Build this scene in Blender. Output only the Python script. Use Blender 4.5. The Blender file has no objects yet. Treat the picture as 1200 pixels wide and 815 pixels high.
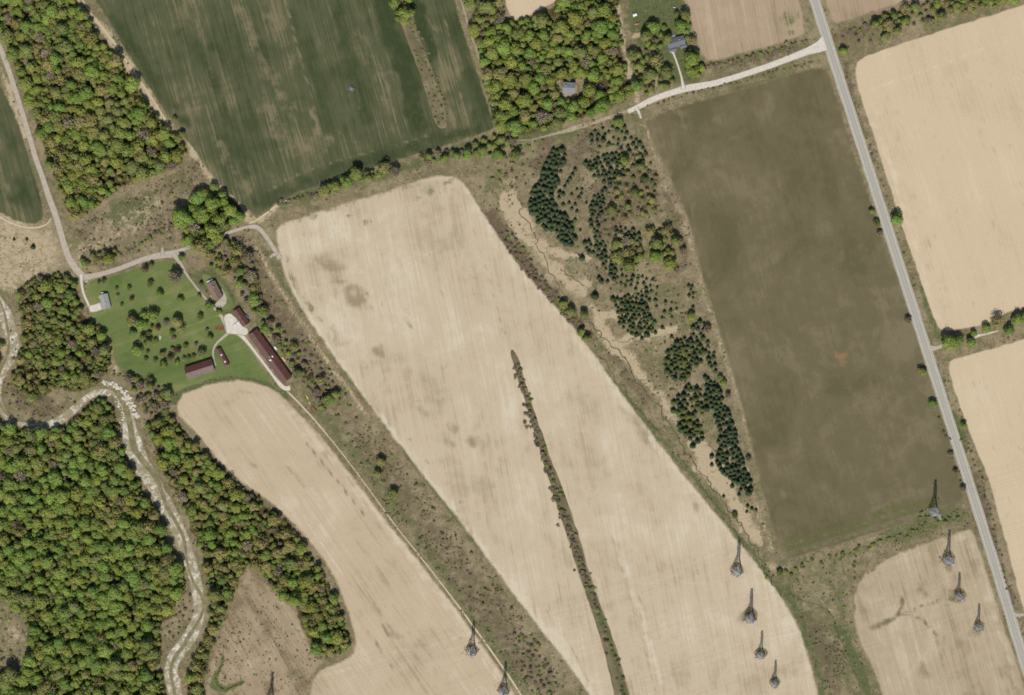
import bpy, bmesh, math, random
import numpy as np
from mathutils import Vector, Matrix, geometry

random.seed(7)
RNG = np.random.default_rng(11)
SC = bpy.context.scene
COL = SC.collection

# ------------------------------------------------------------------ camera, sky, sun, exposure
CAM_H = 2600.0
cam_d = bpy.data.cameras.new('camera')
cam_d.sensor_width = 36.0
cam_d.lens = 36.0 * CAM_H / 1200.0
cam_d.clip_start = 10.0
cam_d.clip_end = 40000.0
cam = bpy.data.objects.new('camera', cam_d)
cam.location = (0, 0, CAM_H)
COL.objects.link(cam)
SC.camera = cam

SUN_EL = math.radians(50.0)
SUN_AZ_X, SUN_AZ_Y = -0.09, -0.996          # horizontal direction towards the sun (down the picture)
world = bpy.data.worlds.new('World')
SC.world = world
world.use_nodes = True
wn = world.node_tree
sky = wn.nodes.new('ShaderNodeTexSky')
sky.sky_type = 'NISHITA'
sky.sun_disc = False
sky.sun_elevation = SUN_EL
sky.sun_rotation = math.atan2(SUN_AZ_X, SUN_AZ_Y)
wn.links.new(sky.outputs[0], wn.nodes['Background'].inputs[0])
wn.nodes['Background'].inputs[1].default_value = 0.085

sun_d = bpy.data.lights.new('sun', 'SUN')
sun_d.energy = 4.2
sun_d.angle = math.radians(0.53)
sun_d.color = (1.0, 0.96, 0.90)
sun = bpy.data.objects.new('sun', sun_d)
d_to = Vector((SUN_AZ_X * math.cos(SUN_EL), SUN_AZ_Y * math.cos(SUN_EL), math.sin(SUN_EL)))
sun.rotation_euler = d_to.to_track_quat('Z', 'Y').to_euler()
sun.location = (0, -400, 900)
COL.objects.link(sun)

SC.view_settings.view_transform = 'Standard'
SC.view_settings.look = 'None'
SC.view_settings.gamma = 1.0
SC.view_settings.exposure = 0.0
SC.view_settings.use_curve_mapping = False
SC.render.film_transparent = False
SC.cycles.use_denoising = False
SC.cycles.max_bounces = 5
SC.cycles.transparent_max_bounces = 4
SC.cycles.filter_width = 1.7

# ------------------------------------------------------------------ helpers
EXPO = np.array([1.27, 1.28, 1.27])         # how bright white ground comes out under this light

def W(px, py):
    return (px - 600.0, 407.5 - py)

def lin(c):
    c = c / 255.0
    return c / 12.92 if c <= 0.04045 else ((c + 0.055) / 1.055) ** 2.4

def S(r, g, b):
    return (lin(r) / EXPO[0], lin(g) / EXPO[1], lin(b) / EXPO[2], 1.0)

class NT:
    """small node-tree writer"""
    def __init__(s, tree):
        s.t = tree
    def n(s, typ, **kw):
        nd = s.t.nodes.new(typ)
        for k, v in kw.items():
            setattr(nd, k, v)
        return nd
    def l(s, a, b):
        s.t.links.new(a, b)
    def val(s, sock, v):
        if isinstance(v, bpy.types.NodeSocket):
            s.l(v, sock)
        else:
            sock.default_value = v
    def math(s, op, a, b=0.0, clamp=False):
        nd = s.n('ShaderNodeMath', operation=op, use_clamp=clamp)
        s.val(nd.inputs[0], a); s.val(nd.inputs[1], b)
        return nd.outputs[0]
    def mix(s, f, a, b, blend='MIX'):
        nd = s.n('ShaderNodeMix', data_type='RGBA', blend_type=blend)
        s.val(nd.inputs[0], f); s.val(nd.inputs[6], a); s.val(nd.inputs[7], b)
        return nd.outputs[2]
    def step(s, x, lo, hi, a=0.0, b=1.0):
        nd = s.n('ShaderNodeMapRange', interpolation_type='SMOOTHSTEP')
        s.val(nd.inputs[0], x)
        nd.inputs[1].default_value = lo; nd.inputs[2].default_value = hi
        nd.inputs[3].default_value = a; nd.inputs[4].default_value = b
        return nd.outputs[0]
    def pos(s):
        return s.n('ShaderNodeNewGeometry').outputs['Position']
    def noise(s, scale, detail=3.0, rough=0.55, vec=None, dist=0.0):
        nd = s.n('ShaderNodeTexNoise')
        nd.inputs['Scale'].default_value = scale
        nd.inputs['Detail'].default_value = detail
        nd.inputs['Roughness'].default_value = rough
        nd.inputs['Distortion'].default_value = dist
        s.l(vec if vec is not None else s.pos(), nd.inputs['Vector'])
        return nd.outputs[0]
    def mapped(s, ang, sx, sy, off=0.0):
        # rotate first so that the stretched axis runs along ang (degrees from +X), then scale
        v = s.n('ShaderNodeMapping', vector_type='POINT')
        s.l(s.pos(), v.inputs['Vector'])
        v.inputs['Rotation'].default_value = (0, 0, math.radians(-ang))
        v.inputs['Location'].default_value = (off, off * .37, 0)
        w = s.n('ShaderNodeMapping', vector_type='POINT')
        s.l(v.outputs[0], w.inputs['Vector'])
        w.inputs['Scale'].default_value = (sx, sy, 1)
        return w.outputs[0]
    def attr(s, name):
        nd = s.n('ShaderNodeAttribute', attribute_name=name)
        return nd.outputs['Fac']

def new_mat(name, rough=0.9, spec=0.15):
    m = bpy.data.materials.new(name)
    m.use_nodes = True
    nt = NT(m.node_tree)
    b = m.node_tree.nodes['Principled BSDF']
    b.inputs['Roughness'].default_value = rough
    b.inputs['Specular IOR Level'].default_value = spec
    return m, nt, b

# ------------------------------------------------------------------ 2-D geometry on the plan (numpy)
def chaikin(pts, closed, it=2):
    p = [tuple(map(float, q)) for q in pts]
    for _ in range(it):
        o = []
        n = len(p)
        rng = range(n) if closed else range(n - 1)
        if not closed: o.append(p[0])
        for i in rng:
            a, b = p[i], p[(i + 1) % n]
            o.append((a[0] * .75 + b[0] * .25, a[1] * .75 + b[1] * .25))
            o.append((a[0] * .25 + b[0] * .75, a[1] * .25 + b[1] * .75))
        if not closed: o.append(p[-1])
        p = o
    return p

def resample(pts, step, closed):
    p = [Vector(q) for q in pts]
    if closed: p = p + [p[0]]
    out = []
    for a, b in zip(p[:-1], p[1:]):
        n = max(1, int(round((b - a).length / step)))
        for k in range(n):
            out.append(a.lerp(b, k / n))
    if not closed: out.append(p[-1])
    return [(v.x, v.y) for v in out]

def seg_dist(P, pts, closed):
    P = np.asarray(P, float)
    pts = np.asarray(pts, float)
    n = len(pts)
    best = np.full(len(P), 1e9)
    for i in range(n if closed else n - 1):
        a, b = pts[i], pts[(i + 1) % n]
        ab = b - a
        L = max(ab @ ab, 1e-9)
        t = np.clip(((P - a) @ ab) / L, 0, 1)
        d = np.hypot(P[:, 0] - a[0] - t * ab[0], P[:, 1] - a[1] - t * ab[1])
        np.minimum(best, d, out=best)
    return best

def inside(P, pts):
    P = np.asarray(P, float)
    x, y = P[:, 0], P[:, 1]
    c = np.zeros(len(P), bool)
    n = len(pts)
    for i in range(n):
        x0, y0 = pts[i]; x1, y1 = pts[(i + 1) % n]
        if y0 == y1: continue
        hit = ((y0 > y) != (y1 > y)) & (x < (x1 - x0) * (y - y0) / (y1 - y0) + x0)
        c ^= hit
    return c

def sdist(P, pts):
    d = seg_dist(P, pts, True)
    return np.where(inside(P, pts), d, -d)

def sm(x, lo, hi):
    t = np.clip((x - lo) / (hi - lo), 0, 1)
    return t * t * (3 - 2 * t)

_G = RNG.random((64, 64))
def vnoise(P, scale):
    q = np.asarray(P, float) * scale + 100.0
    i = np.floor(q).astype(int); f = q - i
    f = f * f * (3 - 2 * f)
    def g(a, b): return _G[(i[:, 0] + a) % 64, (i[:, 1] + b) % 64]
    return (g(0, 0) * (1 - f[:, 0]) + g(1, 0) * f[:, 0]) * (1 - f[:, 1]) + (g(0, 1) * (1 - f[:, 0]) + g(1, 1) * f[:, 0]) * f[:, 1]

# ------------------------------------------------------------------ what covers the rough ground where (photo-plan coordinates, metres)
# kinds: green = fresh grass, sand = bare pale soil, brush = brown dead stems, litter = woodland floor
ZONES = {'green': [], 'sand': [], 'brush': [], 'litter': []}
def zpoly(kind, pts, soft=6, amt=1.0): ZONES[kind].append(('p', chaikin(pts, True, 1), soft, amt))
def zline(kind, pts, w, soft=3, amt=1.0): ZONES[kind].append(('l', chaikin(pts, False, 1), w, soft, amt))
def zell(kind, x, y, rx, ry, ang=0, amt=1.0): ZONES[kind].append(('e', x, y, rx, ry, math.radians(ang), amt))

def feature(P, f):
    a = 9.0 if f[0] == 'e' else (5.0 if f[0] == 'p' else min(4.0, f[2] * .8))
    if f[0] == 'e': a = min(a, .55 * min(f[3], f[4]))
    P = P + a * (np.stack([vnoise(P, .09), vnoise(P + 431, .09)], 1) - .5) * 2
    if f[0] == 'p': return f[3] * sm(sdist(P, f[1]), -f[2], f[2])
    if f[0] == 'l': return f[4] * (1 - sm(seg_dist(P, f[1], False), f[2] - f[3], f[2] + f[3]))
    _, x, y, rx, ry, a, amt = f
    dx, dy = P[:, 0] - x, P[:, 1] - y
    u = (dx * math.cos(a) + dy * math.sin(a)) / rx
    v = (-dx * math.sin(a) + dy * math.cos(a)) / ry
    return amt * (1 - sm(np.hypot(u, v), 0.0, 1.3))

def masks(P):
    out = {}
    for k, fs in ZONES.items():
        m = np.zeros(len(P))
        for f in fs: np.maximum(m, feature(P, f), out=m)
        out[k] = m
    for f in CLEARINGS: out['litter'] = out['litter'] * (1 - feature(P, f))
    return out

CLEARINGS = [('p', [(-60,690),(8,700),(22,712),(36,735),(40,755),(32,785),(10,790),(-60,785)], 5, 1.0), ('p', [(652,92),(688,92),(688,116),(652,117)], 4, .8)]
# woods (floor) -- the same outlines are planted further down
WOOD = {
 'nw': [(-60,-60),(60,-60),(80,-10),(92,10),(108,30),(120,52),(133,64),(145,82),(165,110),(185,140),(198,156),(214,165),(217,180),(203,198),(185,203),(168,208),(150,215),(125,232),(105,248),(88,255),(78,240),(68,215),(57,190),(46,150),(34,115),(22,85),(10,55),(-10,15),(-60,-20)],
 'sw': [(-60,495),(0,497),(20,502),(45,506),(80,503),(105,475),(118,468),(132,478),(138,500),(142,525),(152,548),(165,570),(183,600),(196,640),(213,668),(217,690),(200,715),(188,740),(185,770),(192,815),(197,870),(-60,870)],
 'belt': [(172,500),(195,482),(212,505),(243,535),(268,560),(292,577),(318,597),(342,622),(357,642),(377,672),(392,702),(405,737),(410,755),(398,767),(377,770),(362,742),(347,708),(322,692),(302,662),(287,663),(272,698),(262,720),(250,750),(238,790),(240,870),(217,870),(220,800),(238,755),(248,715),(244,690),(240,655),(228,620),(210,585),(196,560),(182,520)],
 'west': [(20,345),(40,328),(75,320),(90,332),(93,350),(100,375),(122,388),(128,418),(127,435),(112,450),(92,460),(68,455),(40,470),(15,450),(20,430),(28,400),(27,365)],
 'north': [(562,55),(575,30),(610,26),(640,17),(660,0),(660,-60),(720,-60),(722,5),(727,45),(733,90),(740,113),(718,124),(690,136),(640,150),(600,162),(583,152),(572,110)],
 'clump': [(215,270),(212,247),(228,232),(248,222),(272,234),(285,250),(280,260),(262,268),(258,280),(240,290),(220,288)],
}
for k in WOOD: zpoly('litter', WOOD[k], 5)

zpoly('green', [(735,-40),(800,-40),(797,0),(800,30),(815,70),(822,95),(790,100),(770,90),(745,60),(735,20)], 8, .95)
zpoly('green', [(470,-30),(485,10),(500,60),(515,115),(528,150),(514,152),(500,115),(488,70),(470,10)], 3, .45)
zpoly('green', [(120,245),(165,225),(190,225),(170,260),(130,275)], 8, .75)
zell('green', 175, 250, 30, 12, -25, .7)
zline('green', [(300,252),(325,240),(365,226),(420,210),(500,190),(560,170),(600,165),(650,152)], 7, 5, .7)
zline('green', [(310,290),(325,320),(345,352)], 5, 4, .6)
zline('green', [(1010,70),(1030,160),(1065,270),(1080,330),(1095,390),(1104,395)], 4, 3, .75)
zline('green', [(1098,430),(1108,470),(1120,500),(1130,525)], 5, 3, .9)
zline('green', [(700,425),(725,455),(750,485),(775,515),(800,545),(830,580),(860,620),(885,655),(905,680),(925,700),(940,730),(955,770),(965,820)], 4, 3, .75)
zpoly('green', [(905,640),(960,650),(1000,655),(990,690),(995,720),(1010,770),(1030,820),(968,820),(945,745),(925,705),(905,680)], 10, .38)
zline('green', [(985,740),(1000,770),(1022,820)], 7, 4, .9)
zline('green', [(925,690),(935,720),(950,760)], 5, 4, .9)
zpoly('green', [(1085,595),(1130,590),(1140,610),(1100,622),(1060,632),(1000,655),(990,650),(1040,625)], 6, .6)
zline('green', [(1000,75),(960,85),(900,95),(860,105)], 4, 4, .5)
zpoly('green', [(345,460),(380,470),(420,530),(470,590),(510,640),(560,720),(600,770),(620,820),(610,820),(540,710),(470,610),(420,545),(370,495)], 6, .55)
zline('green', [(400,430),(440,480),(480,535),(515,585),(560,640)], 3, 2, .6)
zpoly('green', [(100,440),(140,445),(150,430),(210,440),(205,470),(160,440)], 6, .7)
zline('green', [(830,75),(880,65),(940,52)], 5, 4, .5)
zpoly('green', [(560,0),(590,5),(600,30),(575,40),(555,25)], 6, .5)
zline('green', [(203,470),(222,456),(250,447),(278,443),(305,447),(330,462)], 6, 4, 1.0)
zpoly('green', [(215,312),(250,310),(275,340),(285,360),(300,385),(285,375),(262,372),(235,340)], 6, .8)
zline('green', [(1040,480),(1045,475)], 4, 3, .3)
zpoly('green', [(720,240),(800,245),(800,265),(730,262)], 6, .35)
zpoly('green', [(610,150),(690,150),(690,160),(615,170)], 5, .6)

zline('sand', [(85,0),(105,18),(130,45),(150,78),(175,115),(195,148),(205,160)], 5, 3, .85)
zline('sand', [(222,165),(232,190),(250,210),(272,235),(287,255),(300,258),(318,250),(326,240)], 4, 3, .8)
zline('sand', [(5,90),(12,112),(22,145),(30,160)], 4, 3, .75)
zpoly('sand', [(585,222),(605,225),(617,248),(632,268),(615,275),(600,262),(585,245)], 4, .95)
zpoly('sand', [(617,268),(640,290),(655,310),(690,335),(690,352),(668,350),(655,332),(640,318),(622,295)], 5, .7)
zpoly('sand', [(690,345),(705,370),(725,400),(745,420),(760,445),(752,450),(735,430),(712,405),(695,375)], 5, .85)
zpoly('sand', [(740,415),(755,430),(765,450),(790,480),(800,500),(790,500),(770,470),(750,450)], 4, .7)
zpoly('sand', [(805,505),(830,520),(850,555),(870,590),(888,620),(895,645),(880,640),(860,600),(835,570),(812,540)], 6, .95)
zpoly('sand', [(862,500),(875,545),(892,590),(905,630),(912,655),(900,640),(885,600),(868,545)], 5, .55)
zpoly('sand', [(-20,225),(40,268),(62,262),(80,318),(40,330),(15,350),(-20,330)], 10, .62)
zell('sand', 95, 300, 26, 16, 20, .6)
zpoly('sand', [(85,285),(115,262),(155,240),(190,222),(215,215),(195,240),(185,262),(140,290),(100,305)], 8, .42)
zell('sand', 175, 240, 30, 18, -20, .5)
for _l in ([(640,288),(662,300),(690,302)], [(648,318),(668,328),(690,336)], [(720,402),(742,396),(766,392),(790,384)], [(700,372),(715,366),(735,372)], [(812,548),(836,556),(850,548)], [(600,262),(612,276),(626,290)]):
    zline('sand', _l, 4, 3, .9)
zell('sand', 650, 325, 14, 9, 0, .7)
zell('sand', 705, 310, 8, 5, 0, .7)
zell('sand', 903, 663, 12, 8, 30, .7)
zell('sand', 973, 714, 10, 3, 20, .8)
zell('sand', 745, 42, 8, 5, -20, .8)
zell('sand', 10, 400, 20, 40, 0, .6)
zell('sand', 137, 433, 6, 5, 0, .9)
zline('sand', [(725,10),(730,50),(738,80),(745,110),(745,118)], 4, 3, .7)
zline('sand', [(765,70),(772,90),(770,100)], 4, 3, .5)
zline('sand', [(655,97),(645,88),(640,84)], 4, 3, .6)
zline('sand', [(1000,120),(1020,190),(1040,260),(1055,330),(1072,380),(1090,450),(1105,510),(1120,560)], 3, 4, .35)
zline('sand', [(755,145),(770,185),(785,225),(805,265),(820,330),(840,390),(860,450),(880,520)], 4, 4, .45)
zline('sand', [(300,290),(318,325),(340,360),(365,395),(395,440),(430,485)], 2.5, 2, .7)
zpoly('sand', [(290,690),(330,700),(350,740),(365,780),(330,810),(260,810),(262,760)], 12, .45)

zline('brush', [(575,255),(600,290),(625,325),(650,352),(675,380)], 9, 5, .95)
zline('brush', [(716,412),(735,440),(755,470)], 5, 4, .6)
zline('brush', [(480,30),(490,60),(505,100),(518,140)], 9, 4, .6)
zpoly('brush', [(540,-20),(590,0),(575,35),(600,45),(565,50),(550,20)], 6, .55)
zline('brush', [(975,45),(1010,35),(1060,15),(1120,0),(1200,-15)], 9, 5, .55)
zline('brush', [(990,75),(1003,130),(1020,190)], 4, 4, .7)
zline('brush', [(1140,560),(1155,605),(1170,660),(1185,705)], 6, 4, .75)
zpoly('brush', [(400,460),(440,520),(500,590),(560,660),(620,740),(660,815),(620,815),(560,730),(500,650),(440,570),(400,510)], 10, .5)
zpoly('brush', [(80,270),(110,255),(150,235),(200,200),(230,190),(250,215),(210,240),(205,285),(150,300),(110,310),(85,300)], 10, .42)
zpoly('brush', [(660,160),(690,158),(700,190),(690,225),(660,200)], 8, .45)
zell('sand', 690, 205, 26, 30, 0, .42)
zell('sand', 775, 395, 40, 22, -20, .5)
zell('sand', 640, 300, 30, 22, 40, .45)
zell('sand', 678, 322, 22, 14, 20, .5)
zell('sand', 600, 215, 22, 18, 0, .4)
zline('brush', [(640,170),(670,190),(690,160)], 14, 8, .55)
zline('brush', [(630,195),(640,185)], 10, 6, .7)
zpoly('brush', [(690,200),(770,190),(780,240),(740,260),(700,290),(690,250)], 8, .6)
zpoly('brush', [(770,215),(800,230),(812,300),(800,330),(790,290)], 6, .5)
zline('brush', [(825,80),(880,68),(945,55)], 7, 4, .5)
zpoly('brush', [(250,280),(300,275),(320,330),(360,390),(400,450),(380,480),(345,440),(330,400),(295,350),(270,320)], 8, .55)
zline('brush', [(598,412),(612,455),(640,540),(665,610),(690,690),(715,760),(730,830)], 6, 3, .8)
zell('sand', 15, 745, 26, 30, 0, .55)
zell('brush', 40, 735, 35, 40, 0, .5)
zpoly('brush', [(925,705),(960,720),(985,770),(990,820),(970,820),(945,750)], 8, .6)
zpoly('brush', [(5,440),(30,440),(60,470),(90,470),(60,490),(20,485)], 6, .6)

# ------------------------------------------------------------------ ground materials
def rough_group():
    g = bpy.data.node_groups.new('rough_ground', 'ShaderNodeTree')
    g.interface.new_socket('Color', in_out='OUTPUT', socket_type='NodeSocketColor')
    s = NT(g)
    out = s.n('NodeGroupOutput')
    n1 = s.noise(0.018, 5, .6)
    n2 = s.noise(0.11, 5, .65)
    n3 = s.noise(0.42, 4, .75)
    n4 = s.noise(0.05, 3, .5, dist=1.0)
    f = s.step(s.math('ADD', s.math('MULTIPLY', n1, .5), s.math('MULTIPLY', n2, .5)), .38, .62)
    c = s.mix(f, S(158,143,112), S(122,113,82))
    c = s.mix(s.math('MULTIPLY', s.step(n4, .52, .68), .7), c, S(112,114,72))
    def layer(c, name, ca, cb, nz, soft=.18, gain=.9):
        fac = s.step(s.math('ADD', s.attr(name), s.math('MULTIPLY', s.math('SUBTRACT', nz, .5 if name != 'sand' else .9), gain)), .5 - soft, .5 + soft)
        return s.mix(fac, c, s.mix(s.step(n3, .35, .65), ca, cb))
    c = layer(c, 'brush', S(126,106,86), S(98,90,68), n2, .3)
    c = layer(c, 'green', S(108,112,72), S(90,99,60), n2, .35)
    c = layer(c, 'sand', S(205,188,154), S(178,158,124), s.math('ADD', s.math('MULTIPLY', n2, .9), s.math('MULTIPLY', s.noise(.22, 4, .7, None, 1.5), .9)), .25, 1.3)
    c = s.mix(s.math('MULTIPLY', s.step(s.noise(.19, 5, .7, None, .8), .54, .66), .45), c, S(84,78,56))
    c = s.mix(s.math('MULTIPLY', s.step(s.noise(.27, 4, .7), .56, .68), .4), c, S(184,166,132))
    c = layer(c, 'litter', S(104,88,58), S(74,68,42), n2, .2)
    m = s.math('ADD', .5, s.math('MULTIPLY', n3, 1.0))
    hsv = s.n('ShaderNodeHueSaturation')
    s.l(c, hsv.inputs['Color']); s.l(m, hsv.inputs['Value'])
    s.l(hsv.outputs[0], out.inputs[0])
    return g
ROUGH = rough_group()

def rough_color(nt):
    nd = nt.n('ShaderNodeGroup'); nd.node_tree = ROUGH
    return nd.outputs[0]

def bumped(nt, bsdf, scale, strength, dist=0.3):
    b = nt.n('ShaderNodeBump')
    b.inputs['Strength'].default_value = strength
    b.inputs['Distance'].default_value = dist
    nt.l(nt.noise(scale, 4, .65), b.inputs['Height'])
    nt.l(b.outputs[0], bsdf.inputs['Normal'])

def mat_ground():
    m, nt, b = new_mat('rough_ground')
    nt.l(rough_color(nt), b.inputs['Base Color'])
    bumped(nt, b, .35, .9, .5)
    return m

def mat_field(name, base, light, dark, ang, streak=.5, wetc=None, weedc=None, blot=.5, edge_w=4.0, coarse=.030, fine=.22, grain=.16, edge_n=5.0, bump=.35, rowf=.4, under=None):
    """crop surface: long streaks along the rows, soil blotches, damp and weedy patches, ragged edge into the rough ground"""
    m, nt, b = new_mat(name)
    a = nt.noise(1.0, 4, .6, nt.mapped(ang, coarse * .07, coarse, 13.0))
    f2 = nt.noise(1.0, 4, .65, nt.mapped(ang, fine * .05, fine, 31.0))
    f3 = nt.noise(1.0, 2, .5, nt.mapped(ang, .012, rowf, 57.0))
    bl = nt.noise(.012, 5, .6, None, .6)
    bl2 = nt.noise(.07, 4, .6)
    gr = nt.noise(.6, 3, .75)
    t = nt.math('ADD', nt.math('MULTIPLY', nt.math('SUBTRACT', a, .5), 1.5 * streak), nt.math('MULTIPLY', nt.math('SUBTRACT', f2, .5), 1.1 * streak))
    t = nt.math('ADD', t, nt.math('MULTIPLY', nt.math('SUBTRACT', f3, .5), 1.0 * streak))
    t = nt.math('ADD', t, nt.math('MULTIPLY', nt.math('SUBTRACT', bl, .5), 1.7 * blot))
    t = nt.math('ADD', t, nt.math('MULTIPLY', nt.math('SUBTRACT', bl2, .5), .7 * blot))
    c = nt.mix(nt.step(t, .0, .30), base, light)
    c = nt.mix(nt.step(t, .0, -.30), c, dark)
    rag = nt.math('ADD', nt.math('MULTIPLY', nt.math('SUBTRACT', bl2, .5), 1.6), nt.math('MULTIPLY', nt.math('SUBTRACT', f2, .5), 1.3))
    wet = nt.step(nt.math('ADD', nt.attr('wet'), rag), .12, 1.0)
    c = nt.mix(wet, c, wetc or dark)
    weed = nt.step(nt.math('ADD', nt.attr('weed'), rag), .25, .8)
    c = nt.mix(weed, c, weedc or S(112,112,74))
    pale = nt.step(nt.math('ADD', nt.attr('pale'), rag), .2, .9)
    c = nt.mix(pale, c, light)
    e = nt.math('ADD', nt.attr('edge'), nt.math('MULTIPLY', nt.math('SUBTRACT', nt.noise(.16, 4, .65), .55), edge_n))
    c = nt.mix(nt.step(e, .2, edge_w), under or rough_color(nt), c)
    hsv = nt.n('ShaderNodeHueSaturation')
    nt.l(c, hsv.inputs['Color'])
    nt.l(nt.math('ADD', 1 - grain, nt.math('MULTIPLY', gr, 2 * grain)), hsv.inputs['Value'])
    nt.l(hsv.outputs[0], b.inputs['Base Color'])
    bumped(nt, b, .5, bump, .25)
    return m

def mat_road(name, ca, cb, edge_w=1.6, edge_n=2.2, scale=.25, hidden=.0, cc=None):
    m, nt, b = new_mat(name)
    n = nt.noise(scale, 4, .65); g = nt.noise(1.3, 3, .7)
    c = nt.mix(nt.step(n, .35, .65), ca, cb)
    if cc is not None:
        c = nt.mix(nt.step(nt.noise(.06, 4, .6), .48, .7), c, cc)
    e = nt.math('ADD', nt.attr('edge'), nt.math('MULTIPLY', nt.math('SUBTRACT', nt.noise(.3, 4, .65), .5 + hidden), edge_n))
    c = nt.mix(nt.step(e, .0, edge_w), rough_color(nt), c)
    hsv = nt.n('ShaderNodeHueSaturation')
    nt.l(c, hsv.inputs['Color'])
    nt.l(nt.math('ADD', .9, nt.math('MULTIPLY', g, .2)), hsv.inputs['Value'])
    nt.l(hsv.outputs[0], b.inputs['Base Color'])
    bumped(nt, b, .8, .25, .1)
    return m

# ------------------------------------------------------------------ mesh helpers for the ground sheets
def put_attrs(me, vals):
    for k, v in vals.items():
        a = me.attributes.new(k, 'FLOAT', 'POINT')
        a.data.foreach_set('value', np.ascontiguousarray(v, dtype=np.float32))

def link_mesh(name, verts, faces, mat, parent=None):
    me = bpy.data.meshes.new(name)
    me.from_pydata(verts, [], faces)
    me.materials.append(mat)
    o = bpy.data.objects.new(name, me)
    COL.objects.link(o)
    if parent is not None: o.parent = parent
    return o

def structure(o, label=None):
    o['kind'] = 'structure'
    if label: o['label'] = label
    return o

def sheet(name, outline, z, mat, step=3.5, smooth=2, wet=(), weed=(), pale=(), label=None, jitter=.8):
    pts = chaikin(outline, True, smooth)
    pts = resample(pts, 5.0, True)
    P = np.array(pts)
    P += (np.stack([vnoise(P, .13), vnoise(P + 300, .13)], 1) - .5) * 2 * jitter
    x0, y0 = P.min(0); x1, y1 = P.max(0)
    gx, gy = np.meshgrid(np.arange(x0, x1, step), np.arange(y0, y1, step))
    gx = gx + (np.arange(gx.shape[0]) % 2)[:, None] * step * .5
    G = np.stack([gx.ravel(), gy.ravel()], 1)
    G = G[sdist(G, P) > step * .6]
    allp = np.vstack([P, G])
    n = len(P)
    res = geometry.delaunay_2d_cdt([Vector(p) for p in allp.tolist()], [(i, (i + 1) % n) for i in range(n)], [], 1, 1e-4)
    V = np.array([(v.x, v.y) for v in res[0]])
    faces = []
    for f in res[2]:
        a, b, c = (V[k] for k in f[:3])
        # plan y points down, so flip the winding to face up
        if (b[0] - a[0]) * (c[1] - a[1]) - (b[1] - a[1]) * (c[0] - a[0]) > 0: f = list(f)[::-1]
        faces.append(list(f))
    verts = [(x - 600.0, 407.5 - y, z) for x, y in V]
    o = link_mesh(name, verts, faces, mat)
    vals = masks(V)
    vals['edge'] = np.maximum(sdist(V, P), 0)
    for key, fs in (('wet', wet), ('weed', weed), ('pale', pale)):
        m = np.zeros(len(V))
        for f in fs: np.maximum(m, feature(V, f), out=m)
        vals[key] = m
    put_attrs(o.data, vals)
    return structure(o, label)

def ribbon(name, line, width, z, mat, step=4.0, across=5, smooth=2, wob=.0, label=None, wig=0.0):
    """a strip of ground along a line; width may vary along it"""
    pts = resample(chaikin(line, False, smooth), step, False)
    P = np.array(pts)
    if wig: P = P + wig * (np.stack([vnoise(P, .11), vnoise(P + 555, .11)], 1) - .5) * 2 + wig * .5 * (np.stack([vnoise(P, .3), vnoise(P + 155, .3)], 1) - .5) * 2
    n = len(P)
    T = np.gradient(P, axis=0); T /= np.linalg.norm(T, axis=1)[:, None] + 1e-9
    N = np.stack([-T[:, 1], T[:, 0]], 1)
    t = np.linspace(0, 1, n)
    w = np.interp(t, np.linspace(0, 1, len(width)), width) if isinstance(width, (list, tuple)) else np.full(n, float(width))
    wl = w * .5 * (1 + wob * (vnoise(P, .09) - .5) * 2)
    wr = w * .5 * (1 + wob * (vnoise(P + 777, .09) - .5) * 2)
    V, E, U = [], [], []
    for k in range(across):
        u = -1 + 2 * k / (across - 1)
        off = np.where(u < 0, u * wl, u * wr)
        V.append(P + N * off[:, None])
        E.append((1 - abs(u)) * w * .5)
        U.append(np.full(n, u))
    V = np.concatenate(V); E = np.concatenate(E)
    faces = []
    for k in range(across - 1):
        for i in range(n - 1):
            a, b2, c, d = k * n + i, k * n + i + 1, (k + 1) * n + i + 1, (k + 1) * n + i
            faces.append((a, b2, c, d)[::-1])
    verts = [(x - 600.0, 407.5 - y, z) for x, y in V]
    o = link_mesh(name, verts, faces, mat)
    # make sure it faces up
    me = o.data
    me.update()
    if me.polygons[0].normal.z < 0: me.flip_normals()
    vals = masks(V)
    vals['edge'] = E
    one = np.ones(len(V)); zero = np.zeros(len(V))
    vals['wet'] = one * .0; vals['weed'] = zero; vals['pale'] = zero
    put_attrs(me, vals)
    return structure(o, label)

# ------------------------------------------------------------------ the ground
def make_ground():
    xs = np.concatenate([[-9000, -4000, -2000, -1100, -850], np.arange(-720, 721, 4.0), [850, 1100, 2000, 4000, 9000]])
    ys = np.concatenate([[-9000, -4000, -2000, -1000, -700], np.arange(-520, 521, 4.0), [700, 1000, 2000, 4000, 9000]])
    X, Y = np.meshgrid(xs, ys)
    nx, ny = len(xs), len(ys)
    V = np.stack([X.ravel(), Y.ravel()], 1)
    idx = np.arange(nx * ny).reshape(ny, nx)
    F = np.stack([idx[:-1, :-1].ravel(), idx[:-1, 1:].ravel(), idx[1:, 1:].ravel(), idx[1:, :-1].ravel()], 1)
    me = bpy.data.meshes.new('ground')
    me.from_pydata([(x, y, 0.0) for x, y in V.tolist()], [], F.tolist())
    me.materials.append(mat_ground())
    P = np.stack([V[:, 0] + 600, 407.5 - V[:, 1]], 1)
    put_attrs(me, masks(P))
    o = bpy.data.objects.new('ground', me)
    COL.objects.link(o)
    structure(o, 'rough dry grass and scrub ground between the fields')
make_ground()

L = lambda pts, w, soft=2, amt=1.0: ('l', chaikin(pts, False, 1), w, soft, amt)
EL = lambda x, y, rx, ry, ang=0, amt=1.0: ('e', x, y, rx, ry, math.radians(ang), amt)
PG = lambda pts, soft=5, amt=1.0: ('p', chaikin(pts, True, 1), soft, amt)

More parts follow.
